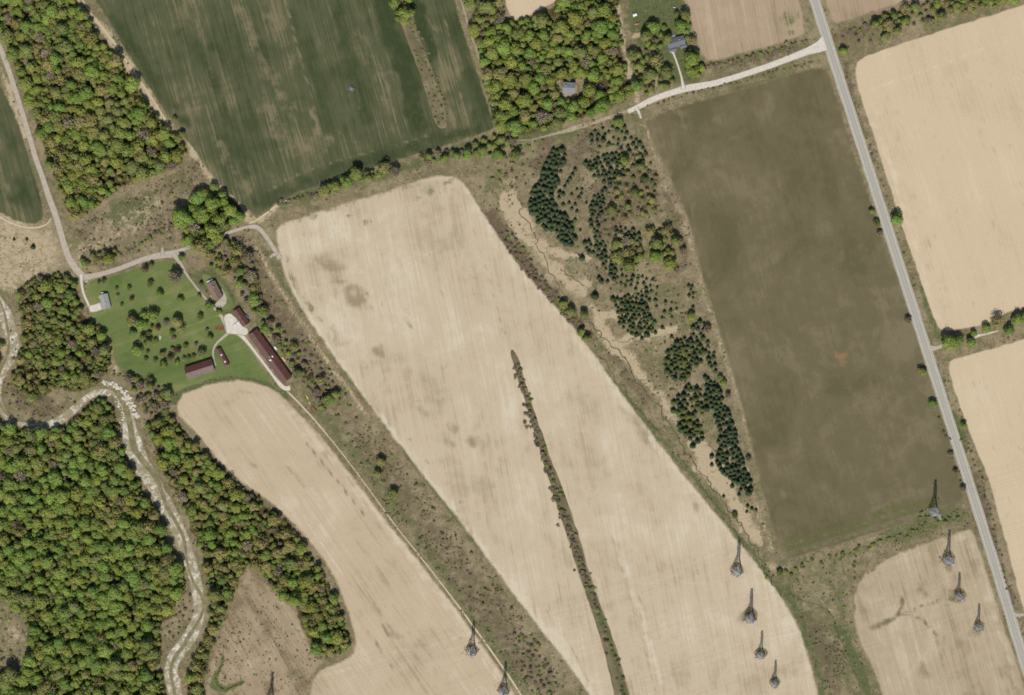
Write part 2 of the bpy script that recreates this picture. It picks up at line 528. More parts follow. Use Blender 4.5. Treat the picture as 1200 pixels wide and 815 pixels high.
TAN, TANL, TAND = S(204,187,156), S(217,204,177), S(182,165,135)
DAMP = S(160,145,115)
m_mid = mat_field('stubble_centre', TAN, TANL, TAND, -79, .42, DAMP, S(138,133,96), blot=.65)
m_left = mat_field('stubble_left', S(200,181,150), S(214,199,170), S(176,158,128), -55, .42, S(140,124,98), S(120,118,80))
m_ne = mat_field('stubble_northeast', S(212,192,158), S(220,203,172), S(198,178,145), -73, .3, S(176,158,128), S(120,115,80), blot=.35, edge_w=2.5, edge_n=2.5)
m_se = mat_field('stubble_southeast', S(186,169,138), S(203,188,158), S(160,143,113), -74, .5, S(128,116,86), S(124,119,78), blot=.7)
m_top = mat_field('stubble_top', S(176,156,127), S(192,174,146), S(152,134,106), -78, .6, S(130,120,84), S(110,116,70), rowf=.8)
m_wheat = mat_field('winter_wheat', S(90,94,64), S(132,122,92), S(70,78,49), -74, .62, S(60,72,42), S(62,78,44), blot=.6, coarse=.035, fine=.5, grain=.12, edge_w=3)
m_past = mat_field('olive_pasture', S(113,104,76), S(128,117,90), S(102,96,67), -75, .28, S(92,87,56), S(102,104,62), blot=1.0, coarse=.02, fine=.12, grain=.2)
m_lawn = mat_field('mown_lawn', S(110,124,70), S(134,137,86), S(94,113,58), 20, .35, S(120,116,80), S(84,112,50), blot=.9, grain=.12, coarse=.06, fine=.2, edge_w=3, edge_n=3)
m_clear = mat_field('rough_clearing', S(168,150,120), S(190,173,142), S(136,120,92), -60, .4, S(112,104,74), S(104,112,66), blot=.9, grain=.26, coarse=.08, fine=.3)
m_scrub = mat_field('scrub_strip', S(124,113,86), S(152,139,110), S(98,94,66), -70, .4, S(104,96,74), S(96,102,62), blot=1.0, grain=.26, edge_w=2.5, edge_n=3)

sheet('winter_wheat_field', [(95,-60),(100,-15),(113,5),(130,32),(150,68),(176,108),(205,150),(228,178),(240,200),(262,222),(285,244),(300,254),(318,244),(345,228),(372,220),(412,204),(460,192),(520,173),(572,156),(582,150),(578,135),(570,115),(557,70),(545,40),(535,0),(520,-60)],
      .06, m_wheat,
      wet=[L([(215,40),(240,70),(265,130),(290,200)], 9, 9, .65), EL(255,55,40,16,70,.7), L([(395,0),(400,40),(415,85),(430,140)], 9, 8, .6), L([(445,-10),(455,35),(472,75),(482,110),(490,150)], 12, 8, .85), L([(483,-10),(497,30),(507,65)], 8, 5, .85), L([(300,235),(380,205),(470,178),(560,150)], 10, 8, .6), EL(400,85,26,24,0,.6), L([(535,30),(550,75),(565,120),(560,150)], 10, 7, .6), L([(130,20),(160,60),(190,110),(215,145)], 7, 5, .6), EL(412,107,14,12,0,.6), L([(345,20),(360,60),(375,110),(385,150)], 10, 9, .5)],
      pale=[L([(332,-10),(355,80),(368,125),(375,155)], 1.2, 1.2, .7), L([(365,130),(371,146),(374,158)], 3, 2, 1.0), L([(280,10),(300,60),(340,130)], 7, 7, .55), EL(235,30,20,12,70,.5), L([(420,40),(440,80),(455,125)], 10, 9, .4), EL(445,85,22,12,30,.45), L([(300,230),(360,200),(430,180),(500,160)], 1.5, 1.5, .6), L([(310,120),(340,180),(385,165)], 10, 9, .5), EL(320,25,10,30,-10,.5), L([(245,140),(265,190),(290,225)], 5, 5, .5), L([(520,20),(530,60),(540,110),(545,140)], 1.2, 1.2, .6), L([(500,10),(510,45),(517,70)], 1.2, 1.2, .6), EL(510,40,9,16,0,.35), L([(388,150),(420,168)], 1.5, 1.5, .5)],
      label='dark green winter wheat field with pale tan streaks')
sheet('winter_wheat_field', [(-60,60),(-15,75),(3,100),(18,130),(30,165),(40,200),(52,240),(54,258),(38,266),(15,260),(-5,248),(-60,240)], .06, m_wheat,
      wet=[EL(25,225,18,30,10,.9), EL(12,165,12,25,10,.6)], pale=[EL(3,215,10,20,0,.6)], label='small dark green field left of the winding lane')

sheet('stubble_field', [(321,268),(328,261),(345,255),(400,238),(450,223),(498,207),(520,203),(536,206),(548,217),(560,238),(580,268),(612,314),(650,355),(682,392),(705,425),(730,460),(757,496),(786,534),(816,572),(848,610),(876,645),(900,675),(920,703),(937,732),(950,770),(965,830),(975,900),(740,900),(700,830),(655,768),(605,705),(553,632),(490,553),(440,488),(398,430),(362,380),(338,340),(326,305)],
      .06, m_mid,
      wet=[EL(385,310,32,15,15,.8), EL(400,330,19,17,0,.95), EL(418,350,20,14,25,1.1), EL(447,412,8,12,80,.9), EL(498,483,12,9,50,.75), EL(514,470,10,7,0,.6), EL(525,519,11,7,50,.85), EL(532,503,12,7,60,.55), EL(555,517,8,10,70,.85), EL(500,445,12,8,0,.4), EL(752,505,30,14,50,.9), EL(815,592,7,16,-20,.8), EL(735,485,24,14,50,.6), EL(395,395,14,30,-30,.45), EL(540,280,8,60,-8,.35), EL(475,372,5,18,-10,.4), EL(455,330,30,12,0,.3), EL(730,660,50,20,0,.25),
           EL(863,668,14,13,0,.75), EL(878,724,15,14,0,.85), L([(878,700),(878,725)], 6,4,.5)] +
          [L(p, .8, 1.3, .75) for p in ([(555,270),(565,300),(580,350),(590,395)], [(430,340),(438,370)], [(474,360),(482,385)], [(512,325),(520,350)], [(715,620),(735,690),(755,760),(770,815)], [(735,690),(745,720)], [(690,800),(660,740)], [(812,655),(820,675)], [(748,695),(752,708)], [(600,690),(622,720)], [(640,715),(650,735)])],
      weed=[EL(410,252,12,5,-15,.6), EL(428,258,10,7,0,.75), EL(365,270,30,8,-15,.45), EL(480,232,18,9,0,.6), EL(505,222,16,8,0,.6), EL(532,222,14,7,0,.5), L([(330,295),(345,335),(375,375)], 4, 4, .55), EL(425,425,6,4,50,.6), EL(463,480,6,4,50,.6), EL(480,515,6,4,50,.6), EL(500,540,6,3,50,.6), EL(540,590,5,4,0,.6), EL(592,388,5,6,0,.4), EL(755,505,12,6,45,.4),
            L([(328,265),(400,240),(470,218),(540,210)], 4, 5, .55), EL(891,767,9,8,0,.9), EL(907,801,8,7,0,.9)],
      pale=[L([(545,215),(590,290),(640,350),(700,425),(780,530),(850,615),(915,700),(950,780)], 8, 6, .45), L([(330,330),(380,405),(450,500),(560,640),(690,815)], 7, 4, .7), L([(718,620),(745,700),(775,800)], 5, 4, .55), L([(600,690),(660,770),(700,830)], 10, 5, .6), EL(470,300,70,20,70,.4), L([(340,345),(410,320),(460,310),(520,290)], 2, 2, .4), L([(740,740),(900,785)], 1.5, 1.5, .4), L([(640,680),(860,685)], 1.5, 1.5, .3)],
      label='large pale tan stubble field in the centre')
sheet('stubble_field', [(204,478),(210,463),(225,455),(250,447),(275,443),(300,446),(322,455),(338,468),(358,490),(380,512),(405,545),(430,578),(460,617),(497,662),(540,718),(583,777),(610,820),(640,900),(330,900),(360,830),(363,800),(372,785),(395,775),(412,768),(416,755),(411,735),(400,700),(384,665),(355,628),(325,597),(297,577),(268,556),(246,530),(226,505),(208,490)],
      .06, m_left,
      wet=[L([(360,520),(380,545),(400,570),(428,605)], 1, 1.5, .95), EL(345,558,6,22,-45,.6), EL(300,545,5,22,-50,.35), L([(425,735),(440,750),(460,785)], 1, 1.5, .7), L([(440,720),(455,745)], 1, 1.5, .7), L([(430,700),(460,740),(500,790)], 4, 4, .35), EL(290,460,22,5,0,.45), EL(265,475,20,10,-20,.35), EL(390,740,5,14,20,.4), EL(552,762,12,10,0,.85), EL(590,808,13,10,0,.85), EL(480,600,10,60,-35,.3)],
      pale=[L([(335,475),(380,530),(440,600),(520,700),(600,815)], 6, 5, .55), L([(225,510),(260,545),(320,605),(380,680),(405,740)], 6, 5, .55), L([(370,795),(450,770),(540,745)], 2, 2, .5), L([(500,660),(560,740),(590,790)], 3, 3, .4)],
      weed=[L([(340,462),(365,490)], 5, 4, .6), EL(310,455,6,4,0,.5), EL(537,748,6,2,-20,.7)],
      label='tan stubble field narrowing beside the wooded stream')
sheet('olive_pasture', [(752,142),(775,130),(805,120),(870,103),(940,82),(962,76),(972,84),(982,112),(998,165),(1025,245),(1055,330),(1078,395),(1092,445),(1108,495),(1122,545),(1132,582),(1122,594),(1095,602),(1045,620),(1000,635),(950,650),(922,660),(912,645),(903,615),(892,575),(880,530),(868,480),(852,425),(838,380),(826,340),(815,300),(808,270),(800,245),(788,220),(775,190),(762,165)],
      .06, m_past,
      weed=[EL(985,480,60,40,30,.3), EL(1010,430,50,40,0,.3), EL(920,420,20,70,-15,.3), EL(980,270,60,20,0,.3), L([(930,640),(1000,618),(1090,590)], 12, 10, .6), EL(840,160,40,20,0,.3)],
      pale=[EL(795,135,14,7,0,.9), EL(800,148,16,7,20,.6), EL(843,142,12,10,20,.7), EL(858,163,14,4,0,.5), L([(812,240),(813,280)], 2.5, 2, .6), EL(1000,460,18,14,20,.6), EL(980,425,16,10,0,.6), EL(1055,445,12,12,0,.6), EL(1050,470,40,60,-15,.5), EL(1000,300,30,20,0,.4), EL(880,250,20,30,0,.4), EL(960,400,40,20,0,.4), EL(915,575,6,16,-20,.8), EL(1025,410,30,20,0,.35), L([(1025,505),(1045,488),(1065,470)], 1.8, 1.5, .5), L([(920,640),(1000,618),(1085,592)], 1.5, 1.5, .6), L([(920,652),(1000,628),(1100,597)], 1.5, 1.5, .8), EL(950,240,20,40,0,.3), EL(920,340,16,10,0,.4), EL(950,345,12,8,0,.4), EL(940,545,8,10,0,.4), L([(760,150),(785,205),(815,280),(840,370),(865,455),(885,530),(910,620)], 4, 4, .5)],
      wet=[EL(930,250,50,60,0,.4), EL(850,300,35,90,-15,.35), EL(960,560,60,25,20,.45), EL(900,180,60,30,0,.3), EL(930,590,24,6,20,.4)],
      label='large olive brown pasture left of the paved road')
sheet('bare_soil_patch', [(970,412),(980,409),(997,410),(998,422),(990,431),(982,430),(975,422)], .10, mat_field('bare_soil', S(150,120,88), S(166,132,100), S(126,108,78), 10, .2, edge_w=7, edge_n=16, under=S(114,106,77)), step=2.5, label='reddish bare soil patch in the olive pasture')
sheet('stubble_field', [(1001,82),(1005,68),(1040,55),(1100,36),(1160,17),(1200,4),(1262,-16),(1262,345),(1200,362),(1180,368),(1160,380),(1130,387),(1106,389),(1096,383),(1082,343),(1058,272),(1037,207),(1017,142),(1004,105)],
      .06, m_ne, wet=[EL(1090,300,14,120,-18,.3), EL(1140,120,12,90,-18,.25), EL(1050,150,10,60,-18,.35)], pale=[L([(1020,120),(1060,250),(1095,370)], 5, 4, .5), L([(1020,105),(1120,70),(1200,40)], 2, 2, .5)], label='pale sand coloured field right of the paved road')
sheet('stubble_field', [(1109,425),(1118,419),(1160,408),(1200,396),(1262,378),(1262,760),(1212,745),(1195,708),(1183,655),(1170,608),(1157,560),(1143,528),(1130,495),(1116,455)], .06, m_ne,
      wet=[EL(1140,450,30,20,0,.35)], pale=[EL(1132,420,4,3,0,1.0)], label='tan field at the right edge below the tree row')
sheet('stubble_field', [(997,712),(1000,692),(1010,672),(1030,657),(1060,643),(1100,630),(1132,619),(1142,620),(1150,645),(1165,692),(1184,750),(1200,800),(1215,845),(1225,900),(1060,900),(1035,820),(1022,785),(1008,757),(999,735)], .06, m_se,
      wet=[L([(1022,735),(1045,727),(1055,718),(1057,700)], 2.5, 3, 1.0), L([(1055,720),(1075,722),(1088,735)], 1.5, 2, .8), EL(1083,690,14,20,0,.5), EL(1100,760,10,40,-20,.4), EL(1110,658,13,11,0,.9), EL(1122,699,14,10,0,.85), EL(1145,736,10,8,0,.9), EL(1085,790,16,14,0,.5), EL(1140,660,30,14,0,.3), EL(1180,790,20,14,0,.5)],
      weed=[L([(1060,718),(1090,708),(1115,700)], 3, 3, .6), L([(998,745),(997,710),(1003,685),(1020,664),(1050,647),(1090,634)], 3, 3, .75), EL(1122,702,9,6,0,.6), EL(1095,745,6,12,-20,.5)],
      pale=[EL(1125,630,14,8,0,.9), EL(1080,650,30,10,-20,.3), EL(1030,700,24,12,-20,.4), L([(1135,625),(1155,690),(1190,800)], 4, 4, .5)],
      label='mottled tan field with four shadows of pylons at bottom right')
sheet('stubble_field', [(793,-60),(800,0),(803,12),(810,35),(818,60),(826,74),(845,72),(870,64),(905,55),(935,46),(946,40),(944,20),(938,0),(925,-60)], .06, m_top, weed=[EL(925,20,14,18,0,.6), EL(930,38,14,5,0,.5)], label='brownish tan field above the gravel road')
sheet('stubble_field', [(945,-60),(962,-10),(970,15),(976,30),(990,27),(1005,22),(1035,12),(1070,2),(1130,-15),(1262,-50),(1262,-80)], .06, m_top, label='narrow tan field corner at the top right')
sheet('stubble_field', [(588,-60),(590,0),(596,18),(602,27),(615,22),(632,14),(655,2),(665,-20),(660,-60)], .06, m_ne, label='small pale field corner above the north wood')
sheet('rough_clearing', [(292,662),(302,668),(322,695),(345,710),(358,742),(372,772),(384,772),(370,788),(362,802),(358,830),(340,880),(240,880),(242,820),(240,792),(252,755),(264,722),(274,700),(285,672)], .06, m_clear,
      weed=[L([(248,806),(256,782),(262,770)], 2.5, 2, 1.0), L([(250,806),(268,808),(285,800)], 3, 2, .9), EL(340,790,16,6,-15,.6), EL(365,800,18,10,0,.6), EL(315,700,14,30,0,.2)],
      wet=[EL(317,806,10,10,0,.8), EL(300,740,40,20,0,.3)], pale=[EL(330,750,20,20,0,.3)], label='rough dry grass clearing below the stream wood')
sheet('lawn', [(104,326),(125,324),(155,315),(180,306),(200,304),(214,313),(228,332),(243,352),(258,368),(266,382),(280,392),(292,405),(305,424),(318,444),(322,452),(300,445),(272,441),(245,446),(222,454),(204,464),(192,462),(178,450),(160,440),(142,436),(132,425),(130,400),(118,384),(104,372),(98,345)], .06, m_lawn,
      wet=[EL(145,425,18,10,30,.7), EL(147,372,8,5,0,.7), EL(150,395,14,14,0,.4), L([(190,412),(215,412),(245,404)], 1.5, 1.5, .8), EL(262,432,8,6,0,.6), EL(205,325,14,16,0,.6), L([(249,412),(251,430),(255,440)], 1.5, 1.5, .7)],
      weed=[EL(285,430,20,16,0,.5), EL(170,430,20,8,0,.5), EL(190,350,30,14,0,.3)], label='bright green mown lawn round the farm')
sheet('lawn', [(232,318),(246,322),(262,330),(272,348),(276,362),(266,368),(258,362),(250,350),(240,335)], .065, m_lawn, label='small lawn beside the brown roofed farmhouse', step=3)
sheet('scrub_strip', [(470,-60),(478,0),(490,40),(504,75),(515,105),(528,148),(512,153),(501,115),(488,75),(476,45),(466,20),(455,-60)], .10, m_scrub, pale=[L([(480,20),(492,50),(505,85)], 1.5, 1.5, .8), L([(511,152),(528,149)], 2, 1.5, 1)], wet=[EL(486,45,9,14,0,.7)], weed=[EL(494,72,8,8,0,.7), EL(505,115,8,16,0,.6), EL(512,140,8,8,0,.7)], step=3, label='brushy grass strip inside the dark green field')
sheet('scrub_strip', [(596,410),(605,411),(616,448),(629,490),(646,540),(667,592),(682,640),(696,690),(709,722),(723,762),(742,825),(755,900),(738,900),(722,825),(710,770),(695,722),(681,682),(668,640),(655,600),(639,550),(624,500),(611,455)], .10, m_scrub, wet=[L([(602,430),(640,545),(680,660),(700,710)], 5, 4, .6)], weed=[L([(700,715),(720,765),(735,820)], 4, 4, .8), EL(600,415,3,7,0,.9)], step=3, label='brushy strip running down the middle of the central field')

# ------------------------------------------------------------------ roads, lanes, tracks
m_asph = mat_road('old_asphalt', S(180,176,164), S(170,166,155), .05, .0, .5)
m_shoulder = mat_road('gravel_shoulder', S(192,187,170), S(176,168,146), 1.2, 2.0, .3)
m_gravel = mat_road('pale_gravel', S(226,219,203), S(210,201,182), 1.3, 1.8, .3)
m_lane = mat_road('grey_gravel', S(196,186,168), S(180,169,148), 1.2, 1.6, .3)
m_faint = mat_road('worn_track', S(186,172,146), S(160,146,116), 1.6, 3.0, .2, .1)
m_track = mat_road('bare_track', S(222,207,172), S(206,188,150), 1.0, 1.2, .3)
m_rut = mat_road('wheel_rut', S(128,108,84), S(158,136,104), 1.0, 2.2, .3, .1)

ROAD = [(915,-120),(935,-60),(954.5,0),(968,43),(1020,204),(1085,408),(1150.5,612),(1196,762),(1213,815),(1240,900)]
ribbon('gravel_shoulder', ROAD, 13.4, .12, m_shoulder, smooth=1, wob=.06, label='pale gravel shoulders of the paved road')
ribbon('road', ROAD, 8.0, .16, m_asph, smooth=1, label='straight grey paved road at the right')
def offset_line(line, off):
    P = np.array(resample(chaikin(line, False, 1), 12, False))
    T = np.gradient(P, axis=0); T /= np.linalg.norm(T, axis=1)[:, None]
    return [tuple(p) for p in (P + np.stack([-T[:, 1], T[:, 0]], 1) * off)]
mw, nw_, bw_ = new_mat('white_road_paint', .7); bw_.inputs['Base Color'].default_value = (.62, .62, .60, 1)
my, ny_, by_ = new_mat('yellow_road_paint', .7); by_.inputs['Base Color'].default_value = (.50, .40, .14, 1)
for off in (-3.5, 3.5):
    ribbon('edge_line', offset_line(ROAD, off), .28, .18, mw, across=2, smooth=0, label='white edge line of the paved road')
mtar, ntar, btar = new_mat('tar_strip', .8); btar.inputs['Base Color'].default_value = (.315, .305, .265, 1)
for off in (-1.9, 1.9):
    ribbon('wheel_path', offset_line(ROAD, off), .9, .175, mtar, across=2, smooth=0, label='darker worn wheel path along the paved road')
ribbon('centre_line', ROAD, .3, .18, my, across=2, smooth=1, label='yellow centre line of the paved road')

ribbon('gravel_road', [(972,48),(960,55),(947,60),(932,66),(915,72.5),(900,78),(870,88),(842,97),(822,101),(803,104),(780,111),(762,118),(747,126),(736,131)], [26,15,9.5,8.5,8,8,8,8,8.5,9,8,8,7,6], .14, m_gravel, wob=.06, label='white gravel road joining the paved road')
ribbon('gravel_spur', [(745,126),(749,132),(751,139)], [6,4,3], .15, m_gravel, step=2)
ribbon('worn_track', [(738,130),(722,135),(705,141),(690,146),(668,152),(640,160),(612,166),(588,160)], [6,6,6,8,4,3,3,3], .13, m_faint, wob=.2, label='faint dirt track leading into the north wood')
ribbon('driveway', [(801,105),(799,92),(796,82),(792,70),(788,60)], [7,3.6,3.2,3.2,4], .15, m_gravel, step=2.5, label='white driveway to the grey roofed house')
ribbon('gravel_lane', [(-60,-70),(-20,10),(-4,48),(6,70),(20,112),(33,155),(42,187),(49,205),(56,228),(66,254),(73,280),(80,302),(88,315),(97,324),(104,328)], [6,6,6,6.5,7,7,6.5,6.5,7,7,7.5,8,8,9,10], .14, m_lane, wob=.06, label='winding gravel lane at the left edge')
ribbon('gravel_lane', [(94,326),(104,324.5),(118,321.5),(136,316.5),(156,308.5),(174,302),(190,299),(204,298),(216,292),(228,288),(243,283),(261,275.5),(276,270),(295,265)], [7,8,7,6.5,6.5,7,8.5,9,5,4,4,5,4.5,4], .145, m_lane, wob=.08, label='gravel farm lane running below the hedge')
ribbon('gravel_spur', [(191,300),(190,294),(190.5,290)], [6,4,2.5], .15, m_lane, step=2)
ribbon('gravel_lane', [(292,266),(302,266),(309,274),(317,285),(323,295),(328,303)], [5,6.5,6,5.5,6,8], .15, m_lane, step=2.5, label='short gravel lane end beside the central field')
ribbon('gravel_spur', [(326,297),(320,299),(316.5,302)], [4,5,3], .155, m_lane, step=2)
ribbon('driveway', [(95,322),(95.5,333),(98,345),(103,356),(107,364)], [6,4,3.6,4,5], .15, m_gravel, step=2.5, label='curved gravel drive to the small grey roofed house')
sheet('gravel_yard', [(103,358),(110,357),(117,354),(121,357),(121,363),(112,366),(105,367)], .16, m_gravel, step=2, smooth=1, label='gravel parking place beside the small grey roofed house', jitter=.2)
ribbon('driveway', [(203,298),(211,308),(218,321),(227.5,334),(239,348),(251,361),(262,374),(268,386)], [7,4.5,3.2,3,3.2,4,5,10], .155, m_lane, step=2.5, wob=.1, label='narrow farm drive running across the lawn')
sheet('gravel_yard', [(261,370),(270,366),(276,372),(284,382),(292,386),(290,394),(281,393),(272,392),(265,392),(264,384)], .16, m_gravel, step=2, smooth=1, jitter=.3, label='pale gravel farmyard between the red roofed buildings')
sheet('gravel_yard', [(257,334),(262,338),(268,354),(259,363),(250,358),(254,353),(260,349)], .16, m_lane, step=2, smooth=1, jitter=.2, label='paved pad beside the brown roofed farmhouse')
ribbon('driveway', [(270,388),(263.5,394),(254,402),(249.5,410),(250,420),(253,429)], [7,4,3.5,3,2.6,2.2], .15, m_lane, step=2.5, label='curving gravel drive to the grey and red barn')
ribbon('driveway', [(274,388),(282,392),(291,402.5),(303,418),(313.5,432),(324,446),(333,456),(340,455)], [8,5.5,4.2,4,4,4,6,7], .152, m_gravel, step=2.5, label='straight gravel drive along the long barn')
ribbon('farm_track', [(336,458),(352,474),(372,496),(400,530),(430,570),(460,612),(497,658),(541,715),(585,776),(612,816),(640,870)], [3,2.5,2,2,2,2.2,2.4,3,3,3,3], .11, m_track, wob=.2, label='pale farm track along the edge of the left stubble field')
ribbon('farm_track', [(300,300),(318,328),(342,362),(368,398),(396,436),(428,478),(470,532),(512,582),(540,620)], [2.5,3,3,3,3,3,3,2.5,2.5], .11, m_rut, wob=.4, label='brown rutted track along the left edge of the central field')
ribbon('farm_track', [(292,262),(300,259),(312,250),(326,240),(340,234)], 2.6, .11, m_track, step=2.5, label='pale headland track at the corner of the dark green field')
ribbon('farm_track', [(580,150),(588,158),(592,150),(582,140),(574,110),(562,70),(552,40),(540,0),(525,-50)], 4, .11, m_faint, wob=.3, label='pale headland track between dark green field and north wood')
ribbon('farm_track', [(84,-20),(105,14),(118,30),(135,52),(152,78),(175,110),(197,146)], 2.2, .11, m_track, wob=.3, label='pale headland track between dark green field and northwest wood')
ribbon('farm_track', [(-30,235),(0,255),(20,265),(40,268),(55,264),(60,256)], 2.4, .11, m_track, wob=.3, step=2.5, label='pale track below the small dark green field')
ribbon('gravel_spur', [(1090,409),(1098,408),(1106,405)], [10,5,5], .13, m_lane, step=2, label='gravel field entrance by the large roadside tree')
ribbon('gravel_spur', [(1140,396),(1148,393),(1158,391),(1170,388)], [5,4,3,2], .13, m_gravel, step=2, label='pale gravel patch between the roadside trees')
ribbon('gravel_spur', [(1190,722),(1198,721),(1210,718)], [9,4,4], .13, m_shoulder, step=2, label='field entrance off the paved road near the right edge')

# ------------------------------------------------------------------ the stream
def mat_bed():
    m, nt, b = new_mat('rocky_stream_bed')
    n = nt.noise(.12, 5, .7, None, .8); n2 = nt.noise(.5, 4, .7); n3 = nt.noise(.035, 3, .5)
    c = nt.mix(nt.step(n, .42, .6), S(158,148,118), S(190,180,155))
    c = nt.mix(nt.math('MULTIPLY', nt.step(nt.math('ADD', n, nt.math('MULTIPLY', nt.math('SUBTRACT', n2, .5), .8)), .5, .68), nt.step(n3, .3, .55)), c, S(236,230,217))
    c = nt.mix(nt.step(n2, .58, .75), c, S(126,118,88))
    e = nt.math('ADD', nt.attr('edge'), nt.math('MULTIPLY', nt.math('SUBTRACT', nt.noise(.2, 4, .65), .5), 5.0))
    c = nt.mix(nt.step(e, .2, 2.4), rough_color(nt), c)
    nt.l(c, b.inputs['Base Color'])
    bumped(nt, b, .6, .8, .5)
    return m
m_bed = mat_bed()
BED = [(-40,330),(-8,345),(4,362),(10,385),(17,400),(17,415),(8,430),(0,445),(-3,460),(0,477),(8,490),(22,497),(42,500),(62,496),(78,487),(90,474),(104,461),(120,455),(135,457),(146,468),(151,485),(151,505),(156,525),(166,545),(178,565),(190,585),(201,605),(212,630),(222,655),(229,680),(233,705),(232,728),(222,748),(207,765),(199,785),(203,805),(208,830),(205,880)]
ribbon('stream_bed', BED, [10,10,14,20,16,12,10,9,9,10,11,13,13,13,15,15,15,17,22,24,22,20,19,19,18,18,17,16,16,17,18,19,17,19,18,14,12,12], .08, m_bed, wob=.15, across=7, step=3, label='pale rocky stream bed winding through the woods')
mwat, nwat, bwat = new_mat('stream_water', .12, .5)
cw = nwat.mix(nwat.step(nwat.noise(.15, 4, .6), .4, .65), S(128,120,84), S(150,142,106))
nwat.l(cw, bwat.inputs['Base Color'])
bumped(nwat, bwat, 1.5, .15, .1)
WATER = [(-40,326),(-8,340),(3,358),(8,380),(11,400),(8,418),(1,434),(-4,450),(-3,468),(5,484),(18,493),(42,496),(62,491),(77,481),(90,468),(104,456),(118,452),(132,454),(142,464),(148,479),(152,497),(154,512),(161,530),(173,548),(187,570),(197,592),(206,612),(214,635),(221,658),(227,682),(236,702),(237,724),(224,746),(212,758),(203,770),(202,790),(205,815),(208,880)]
WATER = [(x + (3.5 * math.sin(i * 1.9 + 1) if i > 21 else 0), y) for i, (x, y) in enumerate(WATER)]
ribbon('stream_water', WATER, [3,3,3,3,3,3,3,3,3,3,3,3,3,4,6,7,7,7,7,7,6,5,4,4,4,3,3,4,4,4,5,4,4,4,4,4,4], .115, mwat, wob=.3, across=5, step=3, label='shallow olive water of the stream')
m_ditch = mat_road('ditch_water', S(78,76,52), S(100,92,66), .7, 1.2, .4)
ribbon('ditch', [(606,228),(608,238),(612,245),(608,250),(614,254),(617,264),(624,272),(628,284),(632,292),(640,302),(644,318),(652,330),(658,342),(668,352)], 1.6, .10, m_ditch, step=2, wob=.4, wig=3, label='narrow winding gully in the bare soil')
ribbon('ditch', [(692,376),(702,388),(712,398),(724,412),(738,428),(746,444),(760,462),(776,485),(788,505),(800,522),(815,545),(835,570),(852,592),(866,612),(880,632),(890,648),(896,668),(905,690),(920,700)], 1.8, .10, m_ditch, step=2, wob=.5, wig=3.5, label='narrow dark ditch along the right side of the central field')
for k, ln in enumerate([[(700,418),(716,438),(735,462),(755,488),(775,512)], [(797,540),(815,562),(838,590),(858,618),(872,640)], [(655,318),(668,326),(684,334)], [(672,300),(684,296),(697,300)], [(720,402),(736,398),(752,394)]]):
    ribbon('gully', ln, 1.5, .10, m_ditch, step=2, wob=.7, wig=4, label='short dark branch of the eroded gully')
ribbon('ditch', [(920,697),(935,700),(952,711),(966,715),(974,720),(977,732),(980,738),(988,750),(990,770),(1000,778),(1003,795),(1009,805),(1008,820),(1015,860)], 1.5, .10, m_ditch, step=2, wob=.5, wig=3.5, label='dark gully winding down the scrub beside the bottom right field')

# dark untilled patches under the pylons (the pylons themselves come further down)
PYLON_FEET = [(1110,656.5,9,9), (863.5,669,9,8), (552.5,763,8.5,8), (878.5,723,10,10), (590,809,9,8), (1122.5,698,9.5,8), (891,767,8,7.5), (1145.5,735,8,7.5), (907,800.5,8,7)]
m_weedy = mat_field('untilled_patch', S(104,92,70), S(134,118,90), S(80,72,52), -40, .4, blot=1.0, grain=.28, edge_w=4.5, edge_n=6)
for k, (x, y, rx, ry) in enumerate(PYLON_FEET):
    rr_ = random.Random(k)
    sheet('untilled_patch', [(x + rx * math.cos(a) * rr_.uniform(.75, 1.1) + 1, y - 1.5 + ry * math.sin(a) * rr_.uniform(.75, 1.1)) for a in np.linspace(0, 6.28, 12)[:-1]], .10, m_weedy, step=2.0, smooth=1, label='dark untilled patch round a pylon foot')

# ------------------------------------------------------------------ plants: prototypes (meshes shared by all copies)
def mat_leaf(name, ca, cb, trans=.12, vary=.17, hue=.014):
    m, nt, b = new_mat(name, .75, .2)
    oi = nt.n('ShaderNodeObjectInfo')
    c = nt.mix(oi.outputs['Random'], ca, cb)
    hsv = nt.n('ShaderNodeHueSaturation')
    rn = nt.math('FRACT', nt.math('MULTIPLY', oi.outputs['Random'], 37.17))
    rh = nt.math('FRACT', nt.math('MULTIPLY', oi.outputs['Random'], 91.7))
    nt.l(nt.math('ADD', .5 - hue, nt.math('MULTIPLY', rh, 2 * hue)), hsv.inputs['Hue'])
    nz = nt.noise(.9, 2, .6)
    v = nt.math('ADD', 1 - vary, nt.math('MULTIPLY', rn, 2 * vary))
    nt.l(nt.math('MULTIPLY', v, nt.math('ADD', .7, nt.math('MULTIPLY', nz, .6))), hsv.inputs['Value'])
    nt.l(c, hsv.inputs['Color'])
    nt.l(hsv.outputs[0], b.inputs['Base Color'])
    tr = nt.n('ShaderNodeBsdfTranslucent')
    nt.l(hsv.outputs[0], tr.inputs['Color'])
    mx = nt.n('ShaderNodeMixShader'); mx.inputs[0].default_value = trans
    nt.l(b.outputs[0], mx.inputs[1]); nt.l(tr.outputs[0], mx.inputs[2])
    out = [n for n in m.node_tree.nodes if n.type == 'OUTPUT_MATERIAL'][0]
    nt.l(mx.outputs[0], out.inputs['Surface'])
    return m

mbark, nbark, bbark = new_mat('bark', .9)
nbark.l(nbark.mix(nbark.noise(2.0, 4, .7), (.16, .13, .10, 1), (.09, .075, .06, 1)), bbark.inputs['Base Color'])

